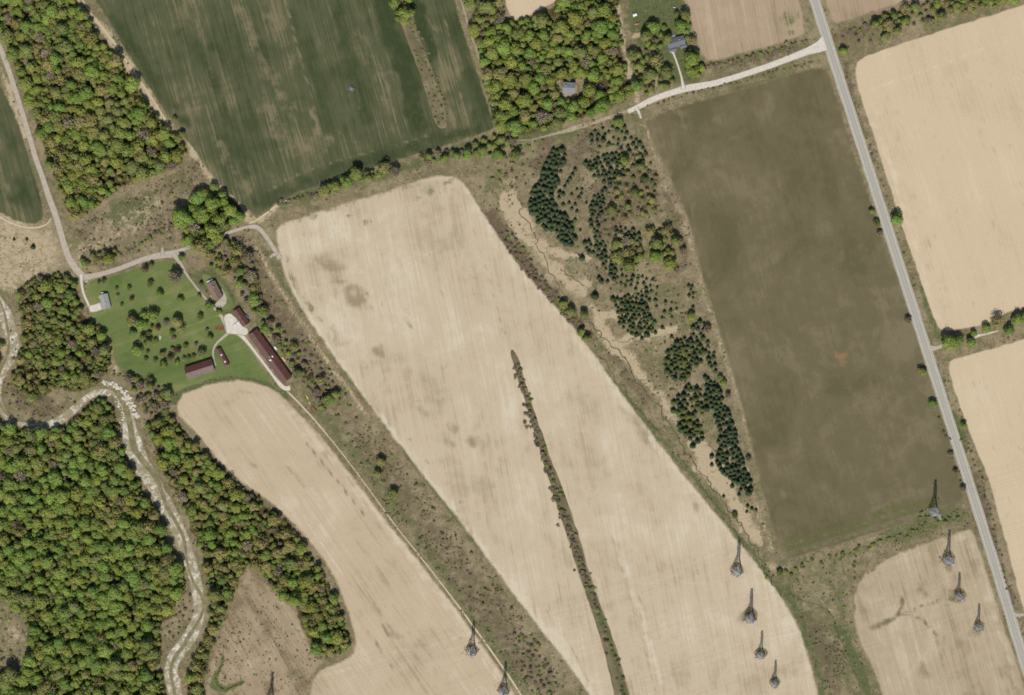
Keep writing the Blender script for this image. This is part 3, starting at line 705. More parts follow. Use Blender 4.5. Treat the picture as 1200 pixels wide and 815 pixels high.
LEAF = {
 'fresh': mat_leaf('fresh_green_leaves', (.215, .285, .056, 1), (.170, .248, .054, 1), .25),
 'yellow': mat_leaf('yellow_green_leaves', (.265, .285, .060, 1), (.215, .255, .058, 1), .25),
 'bronze': mat_leaf('bronze_buds', (.275, .240, .080, 1), (.250, .225, .080, 1), .2),
 'olive': mat_leaf('olive_leaves', (.190, .220, .060, 1), (.195, .205, .066, 1), .2),
 'grey': mat_leaf('grey_twigs', (.370, .295, .195, 1), (.300, .250, .165, 1), .2, .15, .01),
 'red': mat_leaf('dark_red_leaves', (.115, .050, .035, 1), (.090, .042, .034, 1), .05),
 'pine': mat_leaf('blue_green_needles', (.046, .068, .031, 1), (.054, .071, .029, 1), .0, .25, .015),
 'pine2': mat_leaf('yellowish_needles', (.090, .105, .022, 1), (.075, .090, .026, 1), .0, .25, .02),
 'brush': mat_leaf('brown_brush', (.235, .180, .125, 1), (.165, .140, .085, 1), .1, .25, .02),
 'dry': mat_leaf('dry_grass', (.330, .270, .165, 1), (.230, .195, .110, 1), .0, .2, .01),
}

def rand_dir(r, zmin=-1.0):
    while True:
        v = Vector((r.gauss(0, 1), r.gauss(0, 1), r.gauss(0, 1)))
        if v.length > 1e-3:
            v.normalize()
            if v.z >= zmin: return v

def leaf_quad(V, F, c, n, size, r, elong=1.0):
    t = n.cross(rand_dir(r))
    if t.length < 1e-3: t = n.orthogonal()
    t.normalize(); u = n.cross(t)
    a, b = size * elong * .5, size * .5
    k = len(V)
    j = lambda: 1 + r.uniform(-.3, .3)
    V += [c + t * a * j() + u * b * .3, c + u * b * j(), c - t * a * j() - u * b * .2, c - u * b * j()]
    F.append((k, k + 1, k + 2, k + 3))

def mesh_of(name, V, F, mat):
    me = bpy.data.meshes.new(name)
    me.from_pydata([tuple(v) for v in V], [], F)
    me.materials.append(mat)
    return me

def crown_mesh(name, seed, mat, zc=1.6, zs=.9, nclump=20, nleaf=56, leaf=.2, cr=(.30, .52), gap=.0):
    """broadleaf crown of unit radius: leaf clumps spread over an uneven ellipsoid"""
    r = random.Random(seed)
    V, F = [], []
    lob = [(r.uniform(0, 6.28), r.uniform(.0, .22)) for _ in range(3)]
    for k in range(nclump):
        d = rand_dir(r, -.55)
        az = math.atan2(d.y, d.x)
        wob = 1 + sum(a * math.cos((i + 2) * (az - p)) for i, (p, a) in enumerate(lob))
        rad = r.uniform(.45, .78) * wob
        c = Vector((d.x * rad, d.y * rad, zc + d.z * zs * r.uniform(.55, .8)))
        rr = r.uniform(*cr)
        for _ in range(int(nleaf * rr / cr[1])):
            n = rand_dir(r, -.6)
            p = c + Vector((n.x * rr, n.y * rr, n.z * rr * .8)) * r.uniform(.75, 1.05)
            dome = Vector((p.x, p.y, (p.z - zc) / zs)).normalized()
            nn = (n * .5 + dome * .55 + Vector((0, 0, .3)) + rand_dir(r) * .28).normalized()
            leaf_quad(V, F, p, nn, leaf * r.uniform(.7, 1.3), r, 1.2)
    return mesh_of(name, V, F, mat)

def twig_mesh(name, seed, mat, n=190, zc=.9, h=1.8, w=.045):
    """leafless or budding crown: fine limbs fanning out of the trunk"""
    r = random.Random(seed)
    V, F = [], []
    for k in range(n):
        d = rand_dir(r, .0)
        base = Vector((0, 0, r.uniform(.35, .95)))
        tip = Vector((d.x * r.uniform(.5, 1.0), d.y * r.uniform(.5, 1.0), zc + d.z * (h - zc) * r.uniform(.6, 1)))
        mid = base.lerp(tip, .5) + Vector((0, 0, .12)) + rand_dir(r) * .08
        side = (tip - base).cross(rand_dir(r)).normalized()
        i = len(V)
        V += [base + side * w, base - side * w, mid - side * w * .8, mid + side * w * .8, tip + side * w * .3, tip - side * w * .3]
        F += [(i, i + 1, i + 2, i + 3), (i + 3, i + 2, i + 5, i + 4)]
        for q in range(3):
            p = mid.lerp(tip, r.random()) + rand_dir(r) * .12
            leaf_quad(V, F, p, rand_dir(r), .13, r, 2.2)
    return mesh_of(name, V, F, mat)

def conifer_mesh(name, seed, mat, h=2.0):
    """conifer of unit spread: whorls of drooping boughs narrowing to a tip"""
    r = random.Random(seed)
    V, F = [], []
    lv = 10
    for i in range(lv):
        t = i / lv
        rad = (1 - t) ** .85
        z = .25 + t * (h - .35)
        n = int(7 + 9 * (1 - t))
        a0 = r.random() * 6.28
        for k in range(n):
            a = a0 + 6.283 * (k + r.uniform(-.3, .3)) / n
            R = rad * r.uniform(.8, 1.12)
            d = Vector((math.cos(a), math.sin(a), 0)); s = Vector((-d.y, d.x, 0))
            wd = .21 * (.45 + .55 * (1 - t))
            a_ = Vector((0, 0, z + .18)); b_ = d * R * .55 + Vector((0, 0, z + .06 + r.uniform(-.05, .05))); c_ = d * R + Vector((0, 0, z - .12 * R))
            j = len(V)
            V += [a_, b_ + s * wd, c_, b_ - s * wd]
            F.append((j, j + 3, j + 2, j + 1))
            for q in range(2):
                p = b_.lerp(c_, r.random()) + s * r.uniform(-wd, wd)
                leaf_quad(V, F, p, (Vector((0, 0, 1)) + d * .4 + rand_dir(r) * .5).normalized(), .2, r, 1.5)
    j = len(V)
    V += [Vector((.05, 0, h - .3)), Vector((-.03, .05, h - .3)), Vector((-.03, -.05, h - .3)), Vector((0, 0, h))]
    F += [(j, j + 1, j + 3), (j + 1, j + 2, j + 3), (j + 2, j, j + 3)]
    return mesh_of(name, V, F, mat)

def blades_mesh(name, seed, mat, n=70, h=1.0, w=.07, spread=1.0):
    r = random.Random(seed)
    V, F = [], []
    for k in range(n):
        a = r.random() * 6.283; q = math.sqrt(r.random()) * .6
        base = Vector((math.cos(a) * q, math.sin(a) * q, 0))
        tip = base + Vector((r.gauss(0, .3) * spread, r.gauss(0, .3) * spread, h * r.uniform(.5, 1)))
        s = Vector((r.gauss(0, 1), r.gauss(0, 1), .2)).normalized() * w * 1.4
        i = len(V)
        V += [base + s, base - s, tip - s * .5, tip + s * .5]
        F.append((i, i + 1, i + 2, i + 3))
    return mesh_of(name, V, F, mat)

def trunk_mesh(name, h=1.5, r0=.07, r1=.03, limbs=4, seed=1):
    r = random.Random(seed)
    V, F = [], []
    def tube(a, b, ra, rb, n=6):
        ax = (b - a).normalized(); t = ax.orthogonal().normalized(); u = ax.cross(t)
        i = len(V)
        for c, rr in ((a, ra), (b, rb)):
            for k in range(n):
                q = 6.283 * k / n
                V.append(c + t * rr * math.cos(q) + u * rr * math.sin(q))
        for k in range(n):
            F.append((i + k, i + (k + 1) % n, i + n + (k + 1) % n, i + n + k))
    tube(Vector((0, 0, 0)), Vector((0, 0, h * .6)), r0, (r0 + r1) * .55)
    tube(Vector((0, 0, h * .6)), Vector((.02, .01, h)), (r0 + r1) * .55, r1)
    for k in range(limbs):
        a = 6.283 * (k + r.random() * .5) / max(limbs, 1)
        z = h * r.uniform(.5, .8)
        tube(Vector((0, 0, z)), Vector((math.cos(a) * .5, math.sin(a) * .5, z + .45)), r1 * 1.1, r1 * .4, 5)
    return mesh_of(name, V, F, mbark)

TRUNK = trunk_mesh('trunk', 1.1)
TRUNK_C = trunk_mesh('conifer_trunk', 1.7, .06, .015, 0)
STEM = trunk_mesh('stem', .55, .05, .03, 3)

PROTO = {}        # kind -> list of (crown mesh, trunk mesh)
def protos(kind, lst): PROTO[kind] = lst
for kind in ('fresh', 'yellow', 'olive', 'bronze'):
    protos(kind, [(crown_mesh(kind + '_crown', 100 * len(PROTO) + s, LEAF[kind], nclump=16 + 3 * s, zc=1.15 + .06 * s), TRUNK) for s in range(4 if kind != 'bronze' else 2)])
protos('bronze_open', [(crown_mesh('open_bronze_crown', 900 + s, LEAF['bronze'], zc=1.15, nclump=18, nleaf=30, leaf=.17), TRUNK) for s in range(2)])
protos('grey', [(twig_mesh('grey_crown', 950 + s, LEAF['grey']), TRUNK) for s in range(2)])
protos('red', [(crown_mesh('red_crown', 970 + s, LEAF['red'], zc=.85, zs=.75, nclump=14, nleaf=30), TRUNK) for s in range(2)])
protos('lawn', [(crown_mesh('lawn_tree_crown', 980 + s, LEAF[('fresh', 'olive')[s % 2]], zc=.85, zs=.72, nclump=16, nleaf=48), TRUNK) for s in range(4)])
protos('twiggy', [(twig_mesh('budding_crown', 990 + s, LEAF['grey' if s % 2 else 'olive'], n=170, zc=.7, h=1.35), TRUNK) for s in range(2)])
protos('pine', [(conifer_mesh('conifer_crown', 10 + s, LEAF['pine']), TRUNK_C) for s in range(4)])
protos('pine2', [(conifer_mesh('yellow_conifer_crown', 20 + s, LEAF['pine2'], 1.8), TRUNK_C) for s in range(2)])
protos('bush_green', [(crown_mesh('green_bush_foliage', 40 + s, LEAF[('olive', 'fresh')[s % 2]], zc=.62, zs=.6, nclump=10, nleaf=26, leaf=.27, cr=(.3, .45)), STEM) for s in range(3)])
protos('bush_brown', [(crown_mesh('brown_bush_foliage', 50 + s, LEAF['brush'], zc=.6, zs=.6, nclump=9, nleaf=22, leaf=.24, cr=(.3, .45)), STEM) for s in range(2)] + [(twig_mesh('bare_bush_foliage', 55 + s, LEAF['brush'], n=70, zc=.5, h=1.2, w=.05), STEM) for s in range(2)])
protos('tuft_dry', [(blades_mesh('dry_tuft', 60 + s, LEAF['dry']), None) for s in range(2)])
protos('tuft_green', [(blades_mesh('green_tuft', 65 + s, LEAF['olive']), None) for s in range(2)])
protos('tuft_brown', [(blades_mesh('brown_tuft', 70 + s, LEAF['brush'], 60, 1.2), None) for s in range(2)])

PLACED = {}       # crown mesh name -> one placed crown object (source for the far mass)
def plant(name, label, cat, px, py, r, kind, group=None, hs=1.0, variant=None, crown='crown', trunk='trunk'):
    lst = PROTO[kind]
    cm, tm = lst[variant % len(lst)] if variant is not None else random.choice(lst)
    e = bpy.data.objects.new(name, None)
    e.empty_display_size = .5
    x, y = W(px, py)
    e.location = (x, y, 0); e.rotation_euler = (0, 0, random.random() * 6.28)
    e.scale = (r, r, r * hs)
    COL.objects.link(e)
    e['label'] = label; e['category'] = cat
    if group: e['group'] = group
    c = bpy.data.objects.new(crown, cm); c.parent = e; COL.objects.link(c)
    PLACED.setdefault(cm.name, c)
    if tm is not None:
        t = bpy.data.objects.new(trunk, tm); t.parent = e; COL.objects.link(t)
        PLACED.setdefault(tm.name, t)
    return e

def far_mass(name, label, cat, items):
    """everything past the individually placed ones: one object, points carrying shared meshes"""
    if not items: return
    me = bpy.data.meshes.new(name)
    me.from_pydata([(W(i[0], i[1])[0], W(i[0], i[1])[1], 0.0) for i in items], [], [])
    combos = []
    vi, sc, hs, rot = [], [], [], []
    for (px, py, r, kind, h) in items:
        m = random.choice(PROTO[kind])
        if m not in combos: combos.append(m)
        vi.append(combos.index(m)); sc.append(r); hs.append(r * h); rot.append(random.random() * 6.28)
    a = me.attributes.new('variant', 'INT', 'POINT'); a.data.foreach_set('value', vi)
    put_attrs(me, {'size': np.array(sc), 'tall': np.array(hs), 'turn': np.array(rot)})
    o = bpy.data.objects.new(name, me); COL.objects.link(o)
    o['kind'] = 'stuff'; o['label'] = label; o['category'] = cat
    g = bpy.data.node_groups.new(name + '_nodes', 'GeometryNodeTree')
    g.interface.new_socket('Geometry', in_out='INPUT', socket_type='NodeSocketGeometry')
    g.interface.new_socket('Geometry', in_out='OUTPUT', socket_type='NodeSocketGeometry')
    s = NT(g)
    gi, go = s.n('NodeGroupInput'), s.n('NodeGroupOutput')
    def named(nm, dt):
        nd = s.n('GeometryNodeInputNamedAttribute', data_type=dt); nd.inputs['Name'].default_value = nm
        return [q for q in nd.outputs if q.enabled and q.name == 'Attribute'][0]
    join = s.n('GeometryNodeJoinGeometry')
    var, size, tall, turn = named('variant', 'INT'), named('size', 'FLOAT'), named('tall', 'FLOAT'), named('turn', 'FLOAT')
    cs = s.n('ShaderNodeCombineXYZ'); s.l(size, cs.inputs[0]); s.l(size, cs.inputs[1]); s.l(tall, cs.inputs[2])
    cr = s.n('ShaderNodeCombineXYZ'); s.l(turn, cr.inputs[2])
    for k, pair in enumerate(combos):
        cmp = s.n('FunctionNodeCompare', data_type='INT', operation='EQUAL')
        ii = [q for q in cmp.inputs if q.enabled and q.type == 'INT']
        s.l(var, ii[0]); ii[1].default_value = k
        for mesh in pair:
            if mesh is None: continue
            if mesh.name not in PLACED: continue
            oi = s.n('GeometryNodeObjectInfo', transform_space='ORIGINAL')
            oi.inputs['Object'].default_value = PLACED[mesh.name]
            ip = s.n('GeometryNodeInstanceOnPoints')
            s.l(gi.outputs[0], ip.inputs['Points']); s.l(cmp.outputs[0], ip.inputs['Selection'])
            s.l(oi.outputs['Geometry'], ip.inputs['Instance'])
            s.l(cr.outputs[0], ip.inputs['Rotation']); s.l(cs.outputs[0], ip.inputs['Scale'])
            s.l(ip.outputs[0], join.inputs[0])
    s.l(join.outputs[0], go.inputs[0])
    md = o.modifiers.new('plants', 'NODES'); md.node_group = g
    return o

def scatter(poly, spacing, holes=(), seed=0, jitter=1.0):
    """dart throwing inside an outline, never closer than the spacing"""
    r = np.random.default_rng(seed)
    P = np.array(poly, float)
    x0, y0 = P.min(0); x1, y1 = P.max(0)
    n = int((x1 - x0) * (y1 - y0) / (spacing ** 2) * 7)
    C = np.stack([r.uniform(x0, x1, n), r.uniform(y0, y1, n)], 1)
    C = C[inside(C, poly)]
    for h in holes:
        if len(C): C = C[~inside(C, h)]
    cell = {}
    out = []
    for x, y in C:
        i, j = int(x // spacing), int(y // spacing)
        ok = True
        for a in (-1, 0, 1):
            for b in (-1, 0, 1):
                for (u, v) in cell.get((i + a, j + b), ()):
                    if (u - x) ** 2 + (v - y) ** 2 < spacing ** 2: ok = False; break
                if not ok: break
            if not ok: break
        if ok:
            cell.setdefault((i, j), []).append((x, y)); out.append((x, y))
    return out

def along(line, width, spacing, seed=0):
    r = random.Random(seed)
    pts = resample(chaikin(line, False, 1), spacing, False)
    return [(x + r.gauss(0, width * .4), y + r.gauss(0, width * .4)) for x, y in pts]

# ------------------------------------------------------------------ woods
def pick(ws, r):
    t = r.random() * sum(w for _, w in ws)
    for k, w in ws:
        t -= w
        if t <= 0: return k
    return ws[-1][0]

UNDER = []
BROAD = []   # (px, py, r, kind, hs, place)
def wood(key, spacing, rr, ws, ws2, place, holes=(), seed=0, nscale=.022, poly=None):
    out = poly or WOOD[key]
    big = scatter(out, spacing * 2.1, holes, seed + 500)
    small = scatter(out, spacing, holes, seed)
    r = random.Random(seed + 5)
    pts = [(x, y, rr[1] * r.uniform(1.0, 1.75)) for x, y in big] + [(x, y, r.uniform(rr[0] * .85, rr[1])) for x, y in small
           if not any((x - u) ** 2 + (y - v) ** 2 < (rr[1] * .85) ** 2 for u, v in big)]
    A = np.array([(x, y) for x, y, _ in pts])
    nz = vnoise(A + 37 * seed, nscale); gap = vnoise(A + 211 * seed, .055); ed = sdist(A, out)
    for (x, y, rad), q, g, e in zip(pts, nz, gap, ed):
        if key in ('nw', 'sw', 'belt', 'west', 'north') and e < 5 and r.random() < .22: continue
        if g < .11: rad *= .62
        kind = pick(ws2 if q + r.uniform(-.08, .08) > .55 else ws, r)
        BROAD.append((x, y, rad, kind, r.uniform(.78, 1.08), place(x, y) if callable(place) else place))
    for (x, y) in (scatter(out, spacing * .72, holes, seed + 900) if key else ()):      # understorey that closes the canopy
        if vnoise(np.array([(x + 50 * seed, y)]), .05)[0] < .34: continue
        UNDER.append((x, y, r.uniform(1.8, 3.2), 'bush_green', r.uniform(1.2, 2.2)))

G = [('fresh', 7), ('yellow', 3), ('olive', 2), ('bronze_open', .5), ('grey', .3)]
Y = [('yellow', 6), ('fresh', 3), ('olive', 1.5), ('bronze', 1.2), ('bronze_open', 1), ('grey', .5)]
B = [('bronze', 2.5), ('bronze_open', 3), ('yellow', 3), ('olive', 2), ('grey', 1.6), ('fresh', .7)]
GB = [('grey', 6), ('bronze_open', 3), ('olive', 1.5), ('fresh', .6)]
DK = [('olive', 5), ('fresh', 2), ('bronze_open', 2), ('grey', 1), ('yellow', 1)]
def nw_place(x, y):
    return 'in the northwest wood ' + ('along the winding lane' if seg_dist([(x, y)], [(0,55),(20,112),(42,187),(56,228),(66,254)], False)[0] < 32 else
           'along the dark green field' if seg_dist([(x, y)], [(100,15),(150,78),(197,146)], False)[0] < 28 else 'at its lower end' if y > 150 else 'at the top edge' if y < 45 else 'in its middle')
def sw_place(x, y):
    return 'in the large lower left forest ' + ('beside the stream' if seg_dist([(x, y)], BED, False)[0] < 32 else 'near the bottom edge' if y > 745 else
           'near the left edge' if x < 45 else 'in its upper left quarter' if y < 600 and x < 100 else 'in its upper right quarter' if y < 600 else 'left of its centre' if x < 105 else 'right of its centre' if y < 680 else 'in its lower middle')
def belt_place(x, y):
    return 'in the tree belt ' + ('beside the stubble field' if seg_dist([(x, y)], [(205,485),(268,556),(355,628),(400,700),(416,755)], False)[0] < 22 else 'beside the stream' if seg_dist([(x, y)], BED, False)[0] < 34 else 'above the dry clearing')
def west_place(x, y):
    return 'in the scrubby wood left of the lawn, ' + ('upper part' if y < 385 else 'lower part')
def north_place(x, y):
    return 'in the north wood ' + ('left of the hidden house' if x < 645 else 'right of the hidden house' if x > 685 and y > 75 else 'below the hidden house' if y > 110 else 'above the hidden house')
wood('nw', 5.3, (3.4, 5.2), Y, B + [('fresh', 2)], nw_place, seed=1)
wood('sw', 5.4, (3.4, 5.4), G, Y, sw_place, seed=2,
     holes=[[(-60,690),(8,700),(22,712),(36,735),(40,755),(32,785),(10,790),(-60,785)]])
wood('belt', 5.6, (3.0, 4.8), Y + [('fresh', 2), ('bronze_open', 3), ('bronze', 2)], B, belt_place, seed=3)
wood('west', 5.2, (2.6, 4.2), DK, B, west_place, seed=4)
wood('north', 5.8, (3.4, 5.4), G, Y, north_place, seed=5,
     holes=[[(650,90),(690,90),(690,117),(650,118)], [(695,92),(714,92),(714,112),(695,112)], [(683,105),(700,110),(705,130),(685,128)]])
wood('clump', 7.0, (4.5, 6.5), G, Y, 'in the round clump beside the farm lane', seed=6)
wood('', 5.5, (3.0, 4.4), GB, GB + [('olive', 3)], 'on the bushy bank between stream and farm lawn', seed=7, poly=[(150,443),(180,446),(196,455),(203,470),(192,482),(172,488),(164,478),(158,460)])
wood('', 6.5, (3.2, 5.0), G, DK, 'round the grey roofed house beside the white driveway', seed=8, poly=[(758,28),(775,25),(786,40),(778,55),(765,62),(755,50)])
wood('', 6.2, (3.2, 5.2), G, DK, 'between the grey roofed house and the tan field', seed=9, poly=[(792,18),(803,15),(808,35),(816,55),(822,78),(822,90),(806,90),(806,62),(806,50),(802,42),(794,38)])
wood('', 7.0, (3.0, 4.6), DK, GB, 'in the scrub left of the grey roofed house', seed=10, poly=[(740,62),(765,60),(780,80),(790,98),(770,108),(750,112),(742,95)])
wood('', 6.0, (2.8, 4.6), GB, GB + [('fresh', 3), ('olive', 2)], 'in the scrub right of the farm buildings', seed=11, poly=[(245,295),(262,284),(280,285),(292,300),(300,330),(312,362),(328,385),(345,405),(362,430),(385,455),(392,470),(378,480),(358,455),(345,432),(320,395),(300,372),(295,362),(284,350),(278,330),(262,318),(245,312)])
wood('', 6.0, (3.0, 4.6), [('grey', 2), ('bronze_open', 2), ('yellow', 3), ('olive', 3)], G, 'in the hedge below the dark green field', seed=12, poly=[(378,222),(398,209),(425,202),(440,200),(462,195),(465,201),(440,208),(410,215),(385,228)])
wood('', 6.5, (2.8, 4.6), DK, G, 'in the bushes between dark green field and conifer plot', seed=13, poly=[(490,182),(520,178),(560,168),(585,158),(605,165),(605,185),(570,185),(530,185),(495,195)])
wood('', 6.0, (2.8, 4.4), [('olive', 4), ('fresh', 2), ('bronze', 1), ('grey', 2), ('bronze_open', 2)], B, 'in the hedgerow between the tan fields, top right', seed=14, poly=[(1010,30),(1035,20),(1070,8),(1120,-5),(1200,-25),(1250,-38),(1250,-15),(1200,0),(1150,12),(1110,20),(1075,30),(1050,38),(1030,35)])
wood('', 6.5, (3.0, 5.0), [('bronze_open', 2), ('grey', 2), ('olive', 2), ('yellow', 2)], G, 'in the brush at the top between field track and wood', seed=15, poly=[(545,-40),(585,-40),(588,10),(600,30),(575,28),(560,55),(553,30)])
wood('', 6.5, (4.2, 6.0), [('yellow', 4), ('fresh', 2)], B, 'topping the brushy strip in the dark green field', seed=16, poly=[(460,-30),(478,-30),(482,8),(480,25),(468,28),(460,8)])
wood('', 6.5, (2.8, 4.2), [('yellow', 3), ('fresh', 3), ('olive', 2)], DK, 'in the short hedge above the farm lane', seed=17, poly=[(97,305),(112,300),(125,295),(135,293),(138,300),(128,306),(112,312),(100,313)])
wood('', 6.0, (3.2, 4.6), [('pine2', 3), ('olive', 2), ('yellow', 2)], DK, 'in the yellow green grove of the conifer plot', seed=18, poly=[(760,268),(786,265),(792,285),(784,312),(764,306)])
wood('', 6.0, (3.0, 4.4), [('bronze', 2), ('yellow', 2), ('bronze_open', 2), ('olive', 1)], B, 'in the brownish grove of the conifer plot', seed=19, poly=[(716,282),(745,280),(752,300),(740,318),(722,305)])
wood('', 7.0, (2.4, 3.4), [('bronze_open', 4), ('olive', 2), ('grey', 1), ('yellow', 1), ('pine2', 2)], B, 'among the conifers beside the olive pasture', seed=20, poly=[(725,180),(758,182),(772,215),(768,250),(735,258),(708,262),(712,235),(722,210)])
wood('', 6.0, (2.8, 4.2), [('grey', 3), ('bronze_open', 1), ('olive', 1)], [('grey', 2), ('olive', 1)], 'in the thicket at the left end of the stream loop', seed=21, poly=[(-30,385),(-5,395),(2,412),(-8,430),(-30,425)])

NAME_OF = {'fresh': ('broadleaf_tree', 'fresh green broadleaf tree'), 'yellow': ('broadleaf_tree', 'yellow green broadleaf tree'), 'olive': ('broadleaf_tree', 'dull olive broadleaf tree'),
           'bronze': ('broadleaf_tree', 'bronze budding tree'), 'bronze_open': ('broadleaf_tree', 'thin bronze budding tree'), 'grey': ('bare_tree', 'leafless grey tree'), 'pine2': ('pine_tree', 'yellowish pine')}
BROAD = [b for b in BROAD if b[0] > -45 and b[0] < 1245 and b[1] > -45 and b[1] < 860]
inview = [b for b in BROAD if 2 < b[0] < 1198 and 2 < b[1] < 813]
seen_kinds = set()
keep = []
inview.sort(key=lambda b: -b[2])
per_place = {}
for b in inview:                               # every grove shows some of its trees singly, the rest goes by size
    if per_place.get(b[5], 0) < 4:
        keep.append(b); per_place[b[5]] = per_place.get(b[5], 0) + 1
ks = set(map(id, keep))
for b in inview:
    if len(keep) >= 300: break
    if id(b) not in ks: keep.append(b); ks.add(id(b))
for (x, y, r, kind, hs, place) in keep:
    nm, lb = NAME_OF[kind]
    plant(nm, lb + ' ' + place, 'tree', x, y, r, kind, 'trees ' + place, hs)
rest = [b[:5] for b in BROAD if id(b) not in ks]
REST_BROAD = rest

# ------------------------------------------------------------------ conifer plot
CON = []
def con(poly, spacing, rr, seed, kinds=('pine',)):
    r = random.Random(seed)
    for (x, y) in scatter(poly, spacing * .78, (), seed):
        CON.append((x, y, r.uniform(*rr) * r.choice((.8, 1.0, 1.1, 1.2)), r.choice(kinds), r.uniform(.8, 1.1)))
con([(645,176),(664,174),(662,190),(655,210),(648,228),(652,242),(662,254),(675,278),(672,290),(660,284),(645,272),(630,262),(621,246),(620,230),(630,212),(640,192)], 5.6, (3.2, 4.4), 31)
for p in [(674,199,2.8),(671,205,2.8),(668,210,2.8),(665,214,2.6),(662,219,2.6),(656,226,3.2),(660,228,3),(655,232,2.6),(670,228,2.2),(676,222,2),(682,222,2),(681,228,2.5),(678,232,2.5),(687,238,2),(667,238,2.4),(674,240,2.4),(670,245,2.4),(660,240,2.6),(676,248,2.4),(665,255,2.2),(674,258,2.6),(670,262,2.6),(680,270,2.0),(682,303,4.2),(690,340,0),(697,347,5.2),(705,330,3.4),(712,330,2.6),(702,326,3.2)]:
    if p[2]: CON.append((p[0], p[1], p[2], 'pine', .95))
con([(692,154),(706,150),(722,148),(738,150),(742,162),(752,168),(758,182),(756,198),(745,192),(735,178),(722,172),(702,174),(692,168)], 7.2, (2.1, 3.1), 32)
con([(686,192),(700,184),(718,180),(735,182),(735,196),(728,206),(722,216),(708,224),(703,210),(692,204)], 5.4, (2.4, 3.3), 33)
con([(697,228),(708,222),(708,240),(704,258),(700,275),(690,262),(692,244)], 5.2, (2.4, 3.2), 34)
con([(685,283),(700,274),(708,282),(714,300),(722,310),(720,330),(712,322),(700,304),(686,298)], 5.8, (2.2, 3.1), 35)
con([(720,266),(734,268),(752,272),(750,282),(734,278),(722,284)], 6, (2.4, 3.2), 36)
con([(742,290),(748,288),(748,312),(742,312)], 5, (2.4, 3.0), 37)
con([(718,318),(735,314),(745,322),(765,326),(772,338),(768,352),(752,358),(745,340),(730,336),(722,328)], 6.2, (1.9, 2.7), 38)
con([(718,350),(738,346),(752,352),(762,366),(766,380),(756,392),(746,396),(735,388),(724,378)], 5.0, (2.2, 3.2), 39, ('pine', 'pine', 'pine', 'pine2'))
con([(766,350),(788,350),(795,362),(790,374),(775,374),(766,362)], 8.0, (1.9, 2.6), 40)
con([(756,370),(770,374),(770,388),(758,400),(748,396)], 7.5, (1.9, 2.6), 41)
con([(806,334),(812,334),(814,350),(808,352)], 5, (2.2, 3), 42)
con([(812,378),(825,376),(826,398),(812,396)], 6.0, (2.4, 3.2), 43)
con([(780,414),(788,404),(802,396),(815,398),(824,408),(822,424),(812,432),(804,444),(788,444),(778,432)], 5.2, (2.6, 3.8), 44, ('pine', 'pine', 'pine2'))
con([(823,396),(832,402),(840,420),(840,436),(832,430),(826,412)], 6.0, (2.4, 3.2), 45)
con([(796,462),(806,452),(820,456),(828,466),(832,482),(820,488),(808,480),(800,490),(788,484),(786,470)], 6.0, (2.8, 4.0), 46, ('pine', 'pine', 'pine2'))
con([(800,488),(815,486),(822,500),(824,518),(812,524),(802,514),(796,500)], 6.2, (2.8, 3.9), 47, ('pine', 'pine', 'pine2'))
con([(826,442),(836,446),(844,458),(848,475),(858,492),(864,515),(868,535),(876,555),(882,575),(878,580),(868,566),(860,566),(848,560),(840,540),(842,515),(838,490),(832,470),(828,456)], 5.4, (2.8, 4.0), 48)
for p in [(834,535,3.4),(848,582,2.2),(858,570,3),(866,580,2.6),(868,574,2.6),(876,593,2.4),(881,596,2.4),(886,598,2.2),(875,600,2),(861,605,3.4),(870,568,2.4),(834,545,2.6),(776,384,2.4),(768,390,2.6),(757,392,3.0),(812,360,2.4),(787,395,2.6)]:
    CON.append((p[0], p[1], p[2], 'pine', .95))
CON.sort(key=lambda c: -c[2])
for (x, y, r, kind, hs) in CON[:300]:
    where = (('at the top of the dense conifer band' if y < 203 else 'above the bend of the dense conifer band' if y < 232 else 'at the bend of the dense conifer band' if y < 255 else 'in the lower end of the dense conifer band') if x < 664 and y < 295 or (x < 680 and 245 < y < 295) else 'in the loose group right of the dense band' if x < 690 and y < 275 else
             'near the gravel track at the plot top' if y < 180 else 'in the dense upper middle of the plot' if y < 230 else 'in the narrow column of the plot' if y < 262 else 'above and left of the brown grove' if y < 312 else
             'in the small loose group below the groves' if y < 345 else 'in the middle thicket of the plot' if x < 765 and y < 405 else 'in the open ground right of the middle thicket' if y < 394 else
             'in the round lower thicket' if y < 447 and x < 824 else 'in the short row by the pasture edge' if y < 442 else ('in the upper half of the grove beside the ditch' if y < 488 else 'in the lower half of the grove beside the ditch') if x < 833 and y < 528 else 'in the bottom wedge, ' + ('its top end' if y < 468 else 'upper stretch' if y < 495 else 'middle stretch' if y < 522 else 'lower stretch' if y < 552 else 'its lowest tip'))
    size = 'large' if r > 3.7 else 'medium' if r > 2.8 else 'small'
    col = 'dark green' if kind == 'pine' else 'yellowish'
    plant('conifer_tree', f'{size} {col} conifer {where}', 'conifer', x, y, r, kind, f'conifers {where}', hs)
REST_CON = [c for c in CON[300:]]

